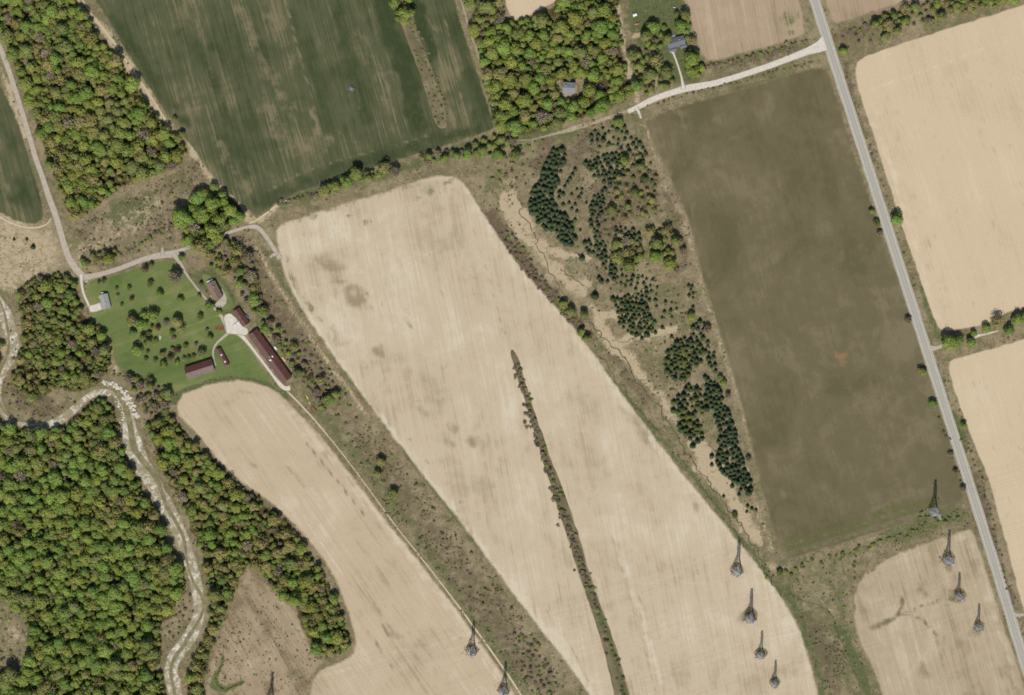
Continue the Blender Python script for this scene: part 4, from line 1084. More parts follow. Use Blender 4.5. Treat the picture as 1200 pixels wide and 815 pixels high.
# ------------------------------------------------------------------ trees one can point to
def solo(label, px, py, r, kind, name='broadleaf_tree', hs=1.0, cat='tree'):
    plant(name, label, cat, px, py, r, kind, None, hs * (.85 if kind in ('fresh', 'yellow', 'olive', 'bronze', 'bronze_open') else 1.0))
LAWN = [
 ('dark red tree beside the farm lane at the upper lawn edge', 171, 315, 5, 'red'), ('small green tree right of the dark red tree by the lane', 178, 312, 4, 'lawn'),
 ('thin brownish tree on the lawn below the dark red tree', 176.5, 333, 5, 'twiggy'), ('pale green round tree in the open middle of the lawn', 188, 344, 4.6, 'lawn'),
 ('lone green tree on the lawn left of the farmhouse drive', 212, 351, 4.4, 'lawn'), ('upper tree of the left pair right of the small grey house', 137, 338.5, 2.8, 'twiggy'),
 ('lower tree of the left pair right of the small grey house', 138, 347, 2.8, 'twiggy'), ('upper tree of the right pair on the left lawn', 151.5, 338, 3.6, 'twiggy'),
 ('lower, reddish tree of the right pair on the left lawn', 155, 350.5, 3.2, 'red'), ('small dark tree nearest the lower right of the small grey house', 143, 357.5, 2.8, 'twiggy'),
 ('larger tree above the small grey house by the lane', 122, 329.5, 3.8, 'twiggy'), ('smaller tree above the small grey house by the lane', 116, 331, 2.8, 'twiggy'),
 ('green tree at the top left of the round lawn grove', 170, 370, 5.6, 'lawn'), ('large yellow green tree at the top of the round lawn grove', 180.5, 371, 7, 'yellow'),
 ('large brown olive tree at the left of the round lawn grove', 155.5, 377, 7.5, 'bronze'), ('large green tree in the middle of the round lawn grove', 166.5, 381, 7.5, 'fresh'),
 ('bright green tree at the lower left of the round lawn grove', 156, 391, 5.6, 'fresh'), ('greyish tree at the right of the round lawn grove', 195, 379, 4.8, 'twiggy'),
 ('large brown tree standing right of the round lawn grove', 208, 377.5, 6.8, 'bronze'), ('brown tree just below the large brown lawn tree', 213, 385.5, 5.6, 'bronze_open'),
 ('thin olive tree on the lawn near the farm drive', 235, 372, 5, 'twiggy'), ('dark red tree in the middle of the lawn grove', 185.3, 384.5, 3.8, 'red'),
 ('small dark tree left of the red tree in the lawn grove', 178.5, 383, 3, 'twiggy'), ('small dark tree left of the pale stone pad', 175, 391, 3.8, 'twiggy'),
 ('green tree below the middle of the lawn grove', 168, 395.5, 5.2, 'lawn'), ('olive tree below the pale stone pad, left one', 174, 402, 5.6, 'olive'),
 ('small tree below the pale stone pad, right one', 182.7, 400.5, 4, 'lawn'), ('upper tree of the pair right of the pale stone pad', 202, 390, 4.2, 'twiggy'),
 ('lower tree of the pair right of the pale stone pad', 204, 397.5, 3.6, 'twiggy'), ('faint green tree right of the dark red lawn trees', 218, 406, 4, 'twiggy'),
 ('small faint tree on the lawn left of the curving drive', 230, 404, 3, 'twiggy'), ('green tree beside the bend of the curving drive', 246, 396, 4.4, 'lawn'),
 ('small dark tree left of the brown garden bed', 242.7, 387, 2.8, 'twiggy'), ('small tree left of the lower lawn grove', 162.7, 402, 2.8, 'twiggy'),
 ('large green tree at the lower left of the lawn', 160.7, 411, 6.5, 'fresh'), ('small tree right of the lower left lawn tree', 173.3, 412.7, 2.8, 'twiggy'),
 ('small dark tree at the bottom left of the lawn rows', 171.3, 420.7, 3.3, 'twiggy'), ('small dark tree in the bottom lawn row', 182.4, 422.7, 3.6, 'twiggy'),
 ('brown tree in the bottom lawn row', 190.7, 416, 4.3, 'bronze'), ('largest dark red tree in the bottom lawn row', 200, 419.5, 4.8, 'red'),
 ('dark red tree right of the bottom lawn row', 208.7, 411.5, 4.6, 'red'), ('small tree left of the right dark red lawn tree', 202, 409.3, 3.2, 'twiggy'),
 ('broad green bush tree at the bottom of the lawn rows', 192, 427.5, 5.2, 'lawn'), ('small tree at the left end of the lawn hedge', 208, 425, 3.6, 'lawn'),
 ('left bush of the hedge above the grey and red barn', 216, 421, 3.4, 'twiggy'), ('middle bush of the hedge above the grey and red barn', 221.5, 419.5, 3.4, 'twiggy'),
 ('right bush of the hedge above the grey and red barn', 227, 418, 3.4, 'twiggy'), ('round olive tree above the right end of the grey and red barn', 236.7, 414.5, 5.6, 'olive'),
 ('dark pointed conifer left of the brown roofed farmhouse', 236, 332, 3, 'pine'), ('spreading tree over the drive below the farmhouse', 246, 359, 5.5, 'lawn'),
 ('small tree beside the drive left of the farmhouse', 234, 347, 3, 'lawn'), ('tree overhanging the farm drive above the yard', 256, 367, 4.2, 'lawn'),
 ('small green tree where the drive leaves the farm lane', 213, 302, 3.6, 'fresh'),
]
for lb, x, y, r, k in LAWN:
    solo(lb, x, y, r, k, 'conifer_tree' if k == 'pine' else 'lawn_tree')
for lb, x, y, r, k in [
 ('round green tree standing alone right of the paved road', 1050, 258, 7.8, 'fresh'), ('largest bright green tree at the field entrance by the paved road', 1110, 402, 9.5, 'fresh'),
 ('green tree pressed against the right of the largest roadside tree', 1121, 401, 7, 'fresh'), ('dark green tree in the tree row right of the field entrance', 1136.5, 401.5, 5.6, 'fresh'),
 ('small green tree above the dark green one in the tree row', 1140.5, 391.5, 4, 'fresh'), ('green tree left of the bronze tree in the tree row', 1155, 386, 5.4, 'fresh'),
 ('large bronze tree in the tree row at the right', 1167, 377, 8.0, 'bronze_open'), ('green tree below the bronze tree in the tree row', 1181.5, 387.5, 6, 'fresh'),
 ('green tree near the right edge in the tree row', 1191, 375, 7, 'fresh'), ('green tree at the very right edge in the tree row', 1200, 371, 6, 'fresh'),
 ('bright green round tree opposite the gravel road mouth', 987.5, 61, 5.6, 'fresh'), ('dark green tree at the top edge of the right tan field', 1037.5, 44.5, 5.4, 'olive'),
 ('small dark green tree on the verge right of the paved road', 1128.5, 498.5, 4.2, 'fresh'), ('upper green tree on the pasture side of the paved road', 1080, 436, 5.6, 'lawn'),
 ('lower green tree on the pasture side of the paved road', 1093, 473, 5.4, 'lawn'), ('leafless grey tree on the pasture side near the field entrance', 1063.5, 376, 5.2, 'grey'),
 ('small dark tree on the pasture side opposite the lone tree', 1021, 248, 3.6, 'olive'), ('upper twiggy tree on the pasture side of the road', 1027, 262, 5.5, 'twiggy'),
 ('lower twiggy tree on the pasture side of the road', 1030.5, 274, 4.6, 'twiggy'), ('thin tree on the pasture side above the nearest pylon', 1113.5, 533, 4.4, 'twiggy'),
 ('leafless bush on the pasture side below the thin tree', 1119, 553, 4, 'grey'), ('leafless bush beside the road above the pylon', 1128, 573, 4.4, 'grey'),
 ('bright green tree at the corner of the conifer plot and track', 725, 144, 6, 'fresh'), ('bright green tree at the lower end of the long barn', 350, 438.5, 6, 'fresh'),
 ('bright green tree at the upper end of the long barn', 312.5, 386, 6, 'fresh'), ('large green tree behind the red roofed garage', 299, 352, 8, 'fresh'),
 ('bright green tree behind the farmhouse lawn', 281, 333, 5.5, 'fresh'), ('dark round tree in the scrub strip between the stubble fields', 443.5, 555, 5, 'olive'),
 ('olive tree just above the dark round tree in the scrub strip', 447, 541, 6, 'olive'), ('green tree below the dark round tree in the scrub strip', 461, 579, 6, 'olive'),
 ('green tree cluster at the top of the scrub strip, left tree', 386, 468, 6.5, 'fresh'), ('green tree cluster at the top of the scrub strip, right tree', 394, 462, 5.5, 'olive'),
 ('large dark bush at the edge of the central field by the ditch, upper', 681, 390, 5.4, 'olive'), ('large dark bush at the edge of the central field by the ditch, lower', 687, 397, 5.4, 'olive'),
 ('dark bushy tree above the lower ditch bend', 660, 358, 5.5, 'olive'), ('dark bushy tree left of the one above the ditch bend', 668, 366, 6, 'olive'),
 ('green tree right of the two dark bushes by the ditch', 684, 370, 5.6, 'olive'), ('green tree at the pasture edge of the conifer plot', 810, 371, 5.5, 'yellow'),
 ('pale green tree at the pasture edge, upper of two', 844, 443, 3.6, 'fresh'), ('grey green tree at the pasture edge, lower of two', 848, 449, 4.8, 'lawn'),
 ('leafless tree at the pasture edge below the two green trees', 853, 464, 4.6, 'grey'), ('leafless tree at the lower pasture edge', 877, 538, 4, 'grey'),
 ('leafless tree by the pasture edge near the middle conifers', 829, 386, 5.6, 'grey'), ('leafless tree right of the yellow green grove, upper', 796, 284, 5.5, 'grey'),
 ('leafless tree right of the yellow green grove, lower', 800, 295, 5.5, 'grey'), ('leafless tree below the yellow green grove', 792, 318, 4.5, 'grey'),
 ('lone tree at the bottom of the bare gully', 861, 604, 4.5, 'twiggy'), ('small grey tree below the gully near the pylon line', 913, 671, 5, 'twiggy'),
 ('dark round shrub in the dry patch left of the winding lane, largest', 39, 290, 3.2, 'pine'), ('dark round shrub in the dry patch, middle one', 31.5, 281, 2, 'pine'),
 ('dark round shrub in the dry patch, leftmost one', 16.5, 281, 2, 'pine'), ('dark tree at the left end of the stream meadow', 2, 404, 4.5, 'olive'),
 ('small tree beside the headland corner of the dark green field', 251, 220, 5, 'fresh'), ('bright green tree at the corner of the northwest wood', 213, 158, 4.6, 'olive'),
 ('dark tree at the lower left track bend by the wheat field', 205, 140, 3.4, 'olive'), ('leafless spreading tree at the edge of the lawn beside the drive', 206, 325, 9, 'grey'),
 ('large bare tree in the scrubby wood beside the lawn', 115, 412, 8, 'grey'), ('orange brown tree beside the lower stream bend', 237, 761, 5, 'bronze'),
]:
    solo(lb, x, y, r, k, {'grey': 'bare_tree', 'pine': 'round_shrub'}.get(k, 'broadleaf_tree'), cat='shrub' if 'shrub' in lb else 'tree')

# ------------------------------------------------------------------ shrubs
SHR = []   # px,py,r,kind,hs,place
def shr(pts, rr, ws, place, seed):
    r = random.Random(seed)
    for x, y in pts: SHR.append((x, y, r.uniform(*rr), pick(ws, r), r.uniform(.5, 1.0), place))
BR = [('bush_brown', 4), ('bush_green', 1)]
MX = [('bush_brown', 2), ('bush_green', 2)]
GR = [('bush_green', 4), ('bush_brown', 1)]
shr(along([(606,428),(612,455),(625,500),(640,545),(655,590),(668,628),(680,665),(690,690)], 8, 1.8, 1), (1.8, 3.4), [('bush_brown', 8), ('bush_green', 1)], 'in the brushy strip through the central field', 1)
shr(along([(690,690),(700,712),(712,745),(722,775),(735,815)], 6, 5, 2), (1.6, 3.2), BR, 'in the brushy strip through the central field', 2)
shr(scatter([(585,268),(600,275),(625,310),(650,340),(672,368),(690,395),(680,392),(650,360),(620,328),(595,295)], 5, (), 3), (1.8, 3.4), [('bush_brown', 5), ('bush_green', 1)], 'in the brown brush along the right edge of the central field', 3)
shr(scatter([(395,440),(410,470),(440,500),(470,545),(510,590),(560,655),(600,710),(650,780),(670,830),(620,830),(585,770),(540,700),(490,640),(450,590),(410,535),(385,490)], 12, (), 4), (1.2, 2.8), MX, 'in the scrub strip between the two stubble fields', 4)
shr(scatter([(600,740),(625,745),(650,790),(655,830),(630,830),(612,790)], 6, (), 5), (1.8, 3.4), BR, 'in the thick brush at the bottom of the scrub strip', 5)
shr(scatter([(320,400),(360,400),(385,430),(402,470),(380,480),(355,450)], 6, (), 6), (1.8, 3.2), BR, 'in the scrub beside the long barn', 6)
shr(scatter([(976,42),(1012,30),(1050,15),(1050,38),(1025,50),(990,58)], 6.5, (), 7), (1.6, 3.0), MX, 'in the hedgerow opposite the gravel road mouth', 7)
shr(along([(826,78),(850,73),(880,66),(915,56),(945,48)], 3.5, 4, 8), (1.8, 3.2), MX, 'in the hedge above the gravel road', 8)
shr(along([(760,124),(800,113),(850,100),(900,87),(950,74)], 3, 7, 9), (1.2, 2.4), MX, 'along the verge below the gravel road', 9)
shr(along([(900,678),(930,668),(960,657),(985,650),(1010,643),(1040,634),(1075,620),(1095,610),(1120,605)], 6, 6, 10), (1.6, 3.2), GR, 'in the scrub under the upper power line', 10)
shr(scatter([(925,670),(990,655),(1005,660),(998,700),(1000,730),(985,740),(960,715),(930,690)], 13, (), 11), (1.0, 2.4), GR, 'in the rough ground left of the bottom right field', 11)
shr(along([(1003,645),(1002,655),(1001,668),(1000,678)], 2, 4, 12), (1.6, 2.6), GR, 'in the short row beside the bottom right field', 12)
shr(along([(1078,604),(1090,606),(1105,608)], 5, 3, 13), (2, 3.2), GR, 'round the foot of the pylon beside the paved road', 13)
shr(along([(1125,515),(1138,530),(1150,560),(1160,600),(1170,640),(1180,690)], 3.5, 8, 14), (1.4, 2.6), BR, 'on the verge right of the paved road', 14)
shr(along([(1100,490),(1112,530),(1125,565)], 4, 8, 15), (1.4, 2.4), BR, 'on the pasture side of the paved road', 15)
shr(along([(1003,120),(1020,175),(1040,235),(1060,300),(1072,335)], 2.5, 12, 16), (1.0, 1.9), MX, 'on the verge beside the right tan field', 16)
shr(scatter([(478,22),(490,30),(508,75),(524,125),(525,146),(510,146),(500,110),(488,70)], 5.2, (), 17), (1.0, 2.4), BR + [('bush_green', 4)], 'in the brushy strip inside the dark green field', 17)
shr(scatter([(92,265),(140,240),(200,215),(235,200),(240,215),(205,245),(205,288),(160,298),(120,290),(95,300)], 10, (), 18), (1.2, 2.6), BR, 'in the brown scrub between northwest wood and farm lane', 18)
shr(along([(138,300),(155,292),(170,282),(185,272),(200,268)], 4, 5, 19), (2, 3.4), MX, 'in the hedge above the farm lane', 19)
shr(along([(325,240),(340,236),(358,230),(375,224)], 4, 3.2, 20), (2, 3.6), [('bush_brown', 3), ('bush_green', 1)], 'in the brown hedge at the corner of the dark green field', 20)
shr(scatter([(600,170),(640,165),(635,195),(625,215),(605,222),(575,215),(570,195)], 8, (), 21), (1.6, 3.0), MX, 'in the scrub left of the conifer plot', 21)
shr(scatter([(10,380),(30,440),(60,480),(95,470),(60,492),(20,488),(5,465),(15,430)], 8, (), 22), (1.2, 2.6), MX, 'on the grassy inside of the stream loop', 22)
shr(scatter([(200,700),(222,690),(228,720),(215,745),(200,755),(192,745)], 6, (), 23), (1.4, 2.6), BR, 'on the gravel bar inside the lower stream bend', 23)
shr(scatter([(262,720),(290,690),(320,705),(350,740),(370,780),(350,810),(270,812),(255,780)], 15, (), 24), (.7, 1.3), GR, 'in the dry clearing below the stream wood', 24)
shr(along([(262,772),(258,785),(252,800),(262,810),(275,805),(286,800)], 1.5, 2.6, 25), (1.1, 1.9), [('bush_green', 1)], 'in the curved green row in the dry clearing', 25)
shr(scatter([(690,270),(720,262),(790,325),(800,360),(815,400),(790,400),(760,415),(740,400),(700,360),(690,310)], 14, (), 26), (.9, 2.0), MX, 'in the open ground of the conifer plot', 26)
shr(scatter([(690,175),(735,165),(768,200),(775,250),(745,262),(715,300),(690,290),(700,230)], 7, (), 36), (1.2, 2.4), MX, 'in the brown mixed growth among the upper conifers', 36)
shr(scatter([(720,320),(760,325),(800,350),(830,395),(850,470),(870,550),(850,570),(830,520),(800,500),(785,440),(760,400),(725,375)], 9, (), 37), (1.0, 2.2), MX, 'among the conifers in the lower plot', 37)
shr(scatter([(755,440),(785,440),(790,470),(800,500),(780,490)], 8, (), 27), (1.2, 2.4), BR, 'in the brown brush beside the ditch', 27)
shr(scatter([(0,715),(20,710),(38,745),(30,780),(0,785)], 9, (), 28), (1.2, 3.0), GR, 'in the small clearing of the large forest', 28)
shr(along([(120,395),(126,425),(140,442),(165,446)], 5, 5, 29), (1.6, 2.8), MX, 'along the lower left edge of the lawn', 29)
shr(along([(868,350),(868,352)], 1, 3, 30), (1, 1.2), MX, 'in the pasture', 30) if False else None
SHR.sort(key=lambda c: -c[2])
ins = [s for s in SHR if 2 < s[0] < 1198 and 2 < s[1] < 813]
first = ins[:300]
fid = set(map(id, first))
for (x, y, r, kind, hs, place) in first:
    col = 'green' if kind == 'bush_green' else 'brown'
    plant('shrub', f'low {col} shrub {place}', 'shrub', x, y, r, kind, 'shrubs ' + place, hs, crown='foliage', trunk='stem')

# make sure every shape the masses use has been placed once
for kind, lst in PROTO.items():
    for i, (c, t) in enumerate(lst):
        if c.name not in PLACED and not kind.startswith('tuft'):
            cand = [b for b in REST_BROAD + REST_CON if b[3] == kind and 2 < b[0] < 1198 and 2 < b[1] < 813]
            if cand:
                b = cand[0]
                if b in REST_BROAD: REST_BROAD.remove(b)
                else: REST_CON.remove(b)
                nm, lb = NAME_OF.get(kind, ('conifer_tree', 'small conifer'))
                plant(nm, f'{lb} deep inside its wood', 'tree', b[0], b[1], b[2], kind, 'single trees deep inside the woods', b[4], i)
far_mass('woodland', 'mixed spring woodland of green, yellow green and bronze trees', 'woodland', [b for b in REST_BROAD] + [u for u in UNDER if -45 < u[0] < 1245 and -45 < u[1] < 860])
far_mass('conifer_thicket', 'smallest dark conifers scattered through the conifer plot', 'thicket', REST_CON)

# ------------------------------------------------------------------ built things: helpers
def tag(o, label, cat, group=None):
    o['label'] = label; o['category'] = cat
    if group: o['group'] = group
    return o

def empty(name, px, py, ang, label, cat, group=None, z=0.0):
    e = bpy.data.objects.new(name, None)
    x, y = W(px, py)
    e.location = (x, y, z); e.rotation_euler = (0, 0, math.radians(ang))
    COL.objects.link(e)
    return tag(e, label, cat, group)

class MB:
    def __init__(s): s.V, s.F = [], []
    def box(s, x0, x1, y0, y1, z0, z1):
        i = len(s.V)
        s.V += [(x, y, z) for z in (z0, z1) for x, y in ((x0, y0), (x1, y0), (x1, y1), (x0, y1))]
        s.F += [(i, i+3, i+2, i+1), (i+4, i+5, i+6, i+7), (i, i+1, i+5, i+4), (i+1, i+2, i+6, i+5), (i+2, i+3, i+7, i+6), (i+3, i, i+4, i+7)]
        return s
    def prism(s, prof, x0, x1):
        """profile in (y, z) swept along x"""
        i, n = len(s.V), len(prof)
        s.V += [(x0, y, z) for y, z in prof] + [(x1, y, z) for y, z in prof]
        s.F += [tuple(i + k for k in range(n))[::-1], tuple(i + n + k for k in range(n))]
        s.F += [(i + k, i + (k+1) % n, i + n + (k+1) % n, i + n + k) for k in range(n)]
        return s
    def prismy(s, prof, y0, y1):
        """profile in (x, z) swept along y"""
        i, n = len(s.V), len(prof)
        s.V += [(x, y0, z) for x, z in prof] + [(x, y1, z) for x, z in prof]
        s.F += [tuple(i + k for k in range(n)), tuple(i + n + k for k in range(n))[::-1]]
        s.F += [(i + k, i + n + k, i + n + (k+1) % n, i + (k+1) % n) for k in range(n)]
        return s
    def beam(s, a, b, w):
        a, b = Vector(a), Vector(b)
        ax = (b - a).normalized(); t = ax.orthogonal().normalized() * w * .5; u = ax.cross(t).normalized() * w * .5
        i = len(s.V)
        for c in (a, b): s.V += [tuple(c + t + u), tuple(c - t + u), tuple(c - t - u), tuple(c + t - u)]
        s.F += [(i+k, i+(k+1) % 4, i+4+(k+1) % 4, i+4+k) for k in range(4)] + [(i+3, i+2, i+1, i), (i+4, i+5, i+6, i+7)]
        return s
    def tube(s, a, b, r, n=8):
        a, b = Vector(a), Vector(b)
        ax = (b - a).normalized(); t = ax.orthogonal().normalized(); u = ax.cross(t)
        i = len(s.V)
        for c in (a, b): s.V += [tuple(c + (t * math.cos(6.283*k/n) + u * math.sin(6.283*k/n)) * r) for k in range(n)]
        s.F += [(i+k, i+(k+1) % n, i+n+(k+1) % n, i+n+k) for k in range(n)] + [tuple(i+k for k in range(n))[::-1], tuple(i+n+k for k in range(n))]
        return s
    def build(s, name, mat, parent=None):
        return link_mesh(name, s.V, s.F, mat, parent)

def plain(name, ca, cb, rough=.8, scale=.8, spec=.2, bump=0.0):
    m, nt, b = new_mat(name, rough, spec)
    tc = nt.n('ShaderNodeTexCoord').outputs['Object']
    n = nt.noise(scale, 4, .65, tc)
    nt.l(nt.mix(nt.step(n, .35, .65), ca, cb), b.inputs['Base Color'])
    return m

def roof_metal(name, ca, cb):
    """ribbed sheet roof: stained and streaked down the slope"""
    m, nt, b = new_mat(name, .7, .15)
    tc = nt.n('ShaderNodeTexCoord').outputs['Object']
    mp = nt.n('ShaderNodeMapping'); mp.inputs['Scale'].default_value = (1.0, .08, .08); nt.l(tc, mp.inputs[0])
    n = nt.noise(.9, 4, .7, mp.outputs[0]); n2 = nt.noise(.25, 4, .6, tc)
    c = nt.mix(nt.step(nt.math('ADD', nt.math('MULTIPLY', n, .6), nt.math('MULTIPLY', n2, .4)), .38, .62), ca, cb)
    nt.l(c, b.inputs['Base Color'])
    return m

RED = roof_metal('dark_red_roof', S(110,72,66), S(96,62,57))
REDB = roof_metal('sunlit_bleached_red_roof', S(118,92,86), S(106,80,74))  # paler sun-side slopes: sunlight put into the colour along with bleaching
REDG = roof_metal('sunlit_greyed_red_roof', S(134,117,110), S(118,101,95))  # south slope of the barn: sun glint in the colour, besides weathering
GREYR = plain('grey_shingles', S(150,152,152), S(128,130,132), .9, 1.2)
GREYD = plain('dark_grey_shingles', S(122,126,130), S(106,110,114), .9, 1.2)
GREYB = plain('mossy_grey_shingles', S(176,178,170), S(146,150,142), .9, 1.4)
BROWN = plain('brown_shingles', S(152,130,114), S(118,97,84), .9, 1.4)
WALLW = plain('white_siding', (.68,.67,.63,1), (.58,.57,.53,1), .7, .5)
WALLR = plain('red_boards', (.22,.07,.05,1), (.17,.055,.045,1), .8, .5)
WALLB = plain('brick_wall', (.28,.15,.11,1), (.22,.12,.09,1), .9, 1.0)
WOODM = plain('weathered_timber', (.36,.25,.15,1), (.27,.19,.12,1), .85, 1.0)
DARKM = plain('dark_rubber', (.03,.03,.03,1), (.02,.02,.02,1), .6, 2)
GLASS, _, gb = new_mat('dark_glass', .08, .5); gb.inputs['Base Color'].default_value = (.03,.04,.05,1)
CONC = plain('concrete', S(205,198,184), S(190,182,168), .85, .8)
STEEL = plain('galvanised_steel', (.46,.465,.475,1), (.36,.365,.375,1), .5, 1.0, .4)
WHITE = plain('white_paint', (.80,.80,.78,1), (.72,.72,.70,1), .35, 1.0, .4)
YEL = plain('yellow_paint', (.62,.44,.16,1), (.52,.36,.13,1), .5, 1.0, .3)
RUST = plain('rusty_red', (.30,.10,.06,1), (.23,.085,.055,1), .8, 1.0)
ORNG = plain('orange_plastic', (.62,.24,.09,1), (.55,.20,.08,1), .5, 1.0)
BLUE = plain('blue_tarp', (.12,.16,.36,1), (.09,.12,.30,1), .5, 1.0)
SOILM = plain('turned_soil', S(140,92,62), S(116,78,54), .95, .8)

def gable(root, Lx, Wy, wall_h, roof_h, wall, roof_a, roof_b, over=.5, x0=None, y0=0.0, windows=3, ridge=True):
    """walls with gable ends, two roof slopes, ridge cap, a door and windows (with panes) on both long sides"""
    hx = Lx / 2; xa, xb = (-hx, hx) if x0 is None else (x0, x0 + Lx)
    hy = Wy / 2
    MB().prism([(y0 - hy, 0), (y0 + hy, 0), (y0 + hy, wall_h), (y0, wall_h + roof_h), (y0 - hy, wall_h)], xa, xb).build('wall', wall, root)
    sl = roof_h / hy
    t = .18
    for sgn, mat in ((1, roof_a), (-1, roof_b)):
        ye = y0 + sgn * (hy + over)
        ze = wall_h - sl * over
        prof = [(y0, wall_h + roof_h + .03), (ye, ze + .03), (ye, ze + .03 + t), (y0, wall_h + roof_h + .03 + t)]
        if sgn < 0: prof = prof[::-1]
        MB().prism(prof, xa - over, xb + over).build('roof_slope', mat, root)
    if ridge:
        MB().prism([(y0 - .25, wall_h + roof_h + .14), (y0 + .25, wall_h + roof_h + .14), (y0, wall_h + roof_h + .33)], xa - over, xb + over).build('ridge_cap', roof_a, root)
    for sgn in (-1, 1):
        for k in range(windows):
            xc = xa + (xb - xa) * (k + .5) / windows
            ya = y0 + sgn * hy
            f = MB().box(xc - .6, xc + .6, min(ya, ya + sgn * .06), max(ya, ya + sgn * .06), 1.0, 2.2).build('window', WHITE, root)
            MB().box(xc - .5, xc + .5, min(ya + sgn * .06, ya + sgn * .09), max(ya + sgn * .06, ya + sgn * .09), 1.1, 2.1).build('pane', GLASS, f)
    d = MB().box(xb, xb + .08, y0 - .6, y0 + .6, 0, 2.1).build('door', wall if wall is not WALLR else WHITE, root)
    MB().box(xb + .08, xb + .13, y0 + .35, y0 + .45, .95, 1.05).build('door_handle', STEEL, d)

def chimney(root, x, y, z0, z1, w=.8):
    c = MB().box(x - w/2, x + w/2, y - w/2, y + w/2, z0, z1).build('chimney', WALLB, root)
    MB().box(x - w*.65, x + w*.65, y - w*.65, y + w*.65, z1, z1 + .15).build('chimney_cap', CONC, c)

# --- farm buildings
b = empty('long_barn', 316.8, 417.6, -54, 'very long dark red roofed barn beside the straight gravel drive', 'barn')
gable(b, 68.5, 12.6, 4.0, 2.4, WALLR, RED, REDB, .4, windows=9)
for x, y in ((2.2, 2.2), (4.5, -2.0)):
    MB().box(x - 1.0, x + 1.0, y - .7, y + .7, 5.0, 6.4).build('roof_vent', WHITE, b)
for x, y in ((1.0, -.6), (3.6, -3.2)):
    MB().box(x - .6, x + .6, y - .5, y + .5, 4.8, 6.3).build('roof_vent', WHITE, b)
for k in range(2):
    MB().box(-20 + k * 34, -15.6 + k * 34, -6.42, -6.32, 0, 3.2).build('barn_door', WHITE, b)
b = empty('barn', 234.2, 432.8, 17.6, 'barn with one dark red and one greyish roof slope below the lawn', 'barn')
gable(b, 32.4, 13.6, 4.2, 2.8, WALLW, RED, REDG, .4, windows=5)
MB().box(-2.5, 2.5, -6.95, -6.82, 0, 3.4).build('barn_door', WALLR, b)
b = empty('shed', 261.2, 418.4, -61.6, 'narrow red roofed shed right of the grey and red barn', 'shed')
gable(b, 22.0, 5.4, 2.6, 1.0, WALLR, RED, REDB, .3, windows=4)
for x in (-2.5, 6.5): MB().box(x - .9, x + .9, -1.0, .8, 2.9, 3.85).build('skylight', WHITE, b)
b = empty('garage', 282.9, 372, -56.3, 'red roofed garage with two white cars in front', 'garage')
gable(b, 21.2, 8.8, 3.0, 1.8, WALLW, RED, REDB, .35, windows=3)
for k in range(3): MB().box(-8.5 + k * 6, -4.5 + k * 6, -4.52, -4.42, 0, 2.4).build('garage_door', WHITE, b)
b = empty('farmhouse', 252, 341, -63.4, 'brown roofed farmhouse beside the drive on the lawn', 'house')
gable(b, 20.0, 10.6, 4.6, 2.4, WALLB, BROWN, BROWN, .5, windows=5)
chimney(b, -4.0, 1.2, 6.0, 8.6)
MB().box(-13.6, -10.6, -3.5, 3.5, 0, 2.8).build('porch', WHITE, b)
MB().box(2.0, 8.0, -8.0, -5.4, 0, .5).build('deck', WOODM, b)
b = empty('house', 123.7, 353.6, -76.5, 'small house with a pale grey roof at the left of the lawn', 'house')
gable(b, 16.4, 9.2, 3.2, 2.0, WALLW, GREYB, GREYB, .45, windows=4)
MB().box(-11.2, -8.8, -2.6, 1.0, 0, 2.3).build('porch', WHITE, b)
MB().box(-8.0, -4.5, -6.6, -4.65, 0, .6).build('deck', ORNG, b)
MB().box(1.5, 6.5, -6.6, -4.65, 0, .6).build('deck', WOODM, b)
chimney(b, 2.0, .8, 4.2, 6.0)
b = empty('house', 792, 50.2, 16, 'dark grey roofed house at the end of the white driveway', 'house')
gable(b, 20.0, 10.5, 3.4, 2.2, WALLW, GREYD, GREYD, .5, windows=5)
gable(b, 8.0, 5.0, 2.9, 1.3, WALLW, GREYD, GREYD, .4, x0=-10.6, y0=-7.0, windows=1)
gable(b, 7.0, 4.6, 2.9, 1.3, WALLW, GREYD, GREYD, .4, x0=3.6, y0=-6.4, windows=1)
MB().box(-5.0, 1.5, 5.35, 8.4, 0, .7).build('deck', WHITE, b)
chimney(b, 4.5, 1.4, 4.6, 6.4)
b = empty('house', 666.5, 104, -4, 'grey roofed house in a gap of the north wood', 'house')
gable(b, 13.6, 12.4, 5.5, 2.4, WALLW, GREYR, GREYR, .5, windows=4)
MB().box(-7.5, 5.0, -9.8, -6.3, 0, .9).build('deck', WOODM, b)
MB().box(6.9, 9.6, -6.0, 5.0, 0, .8).build('deck', WOODM, b)
chimney(b, -3.5, 2.0, 7.0, 9.2)
b = empty('shed', 704.3, 102.3, -30, 'tiny grey roofed shed among trees right of the wood house', 'shed')
gable(b, 5.2, 4.0, 2.3, .9, WALLW, GREYR, GREYR, .25, windows=1)
b = empty('shed', 743.8, 18, 20, 'small white roofed shed on the grass at the top', 'shed')
WROOF = plain('white_roof', (.78,.78,.78,1), (.66,.66,.66,1), .5, .8)
gable(b, 4.4, 2.8, 2.1, .7, WALLW, WROOF, WROOF, .2, windows=1)
b = empty('well_house', 411.8, 104.8, -35, 'small grey flat topped pad in the dark green field', 'well house')
MB().box(-3, 3, -2.4, 2.4, 0, .9).build('wall', CONC, b)
MB().box(-3.3, 3.3, -2.7, 2.7, .9, 1.15).build('roof', plain('blue_grey_sheet', S(116,120,126), S(92,96,100), .6, .9), b)
MB().box(-.6, .6, -.5, .5, 1.15, 1.5).build('hatch', STEEL, b)

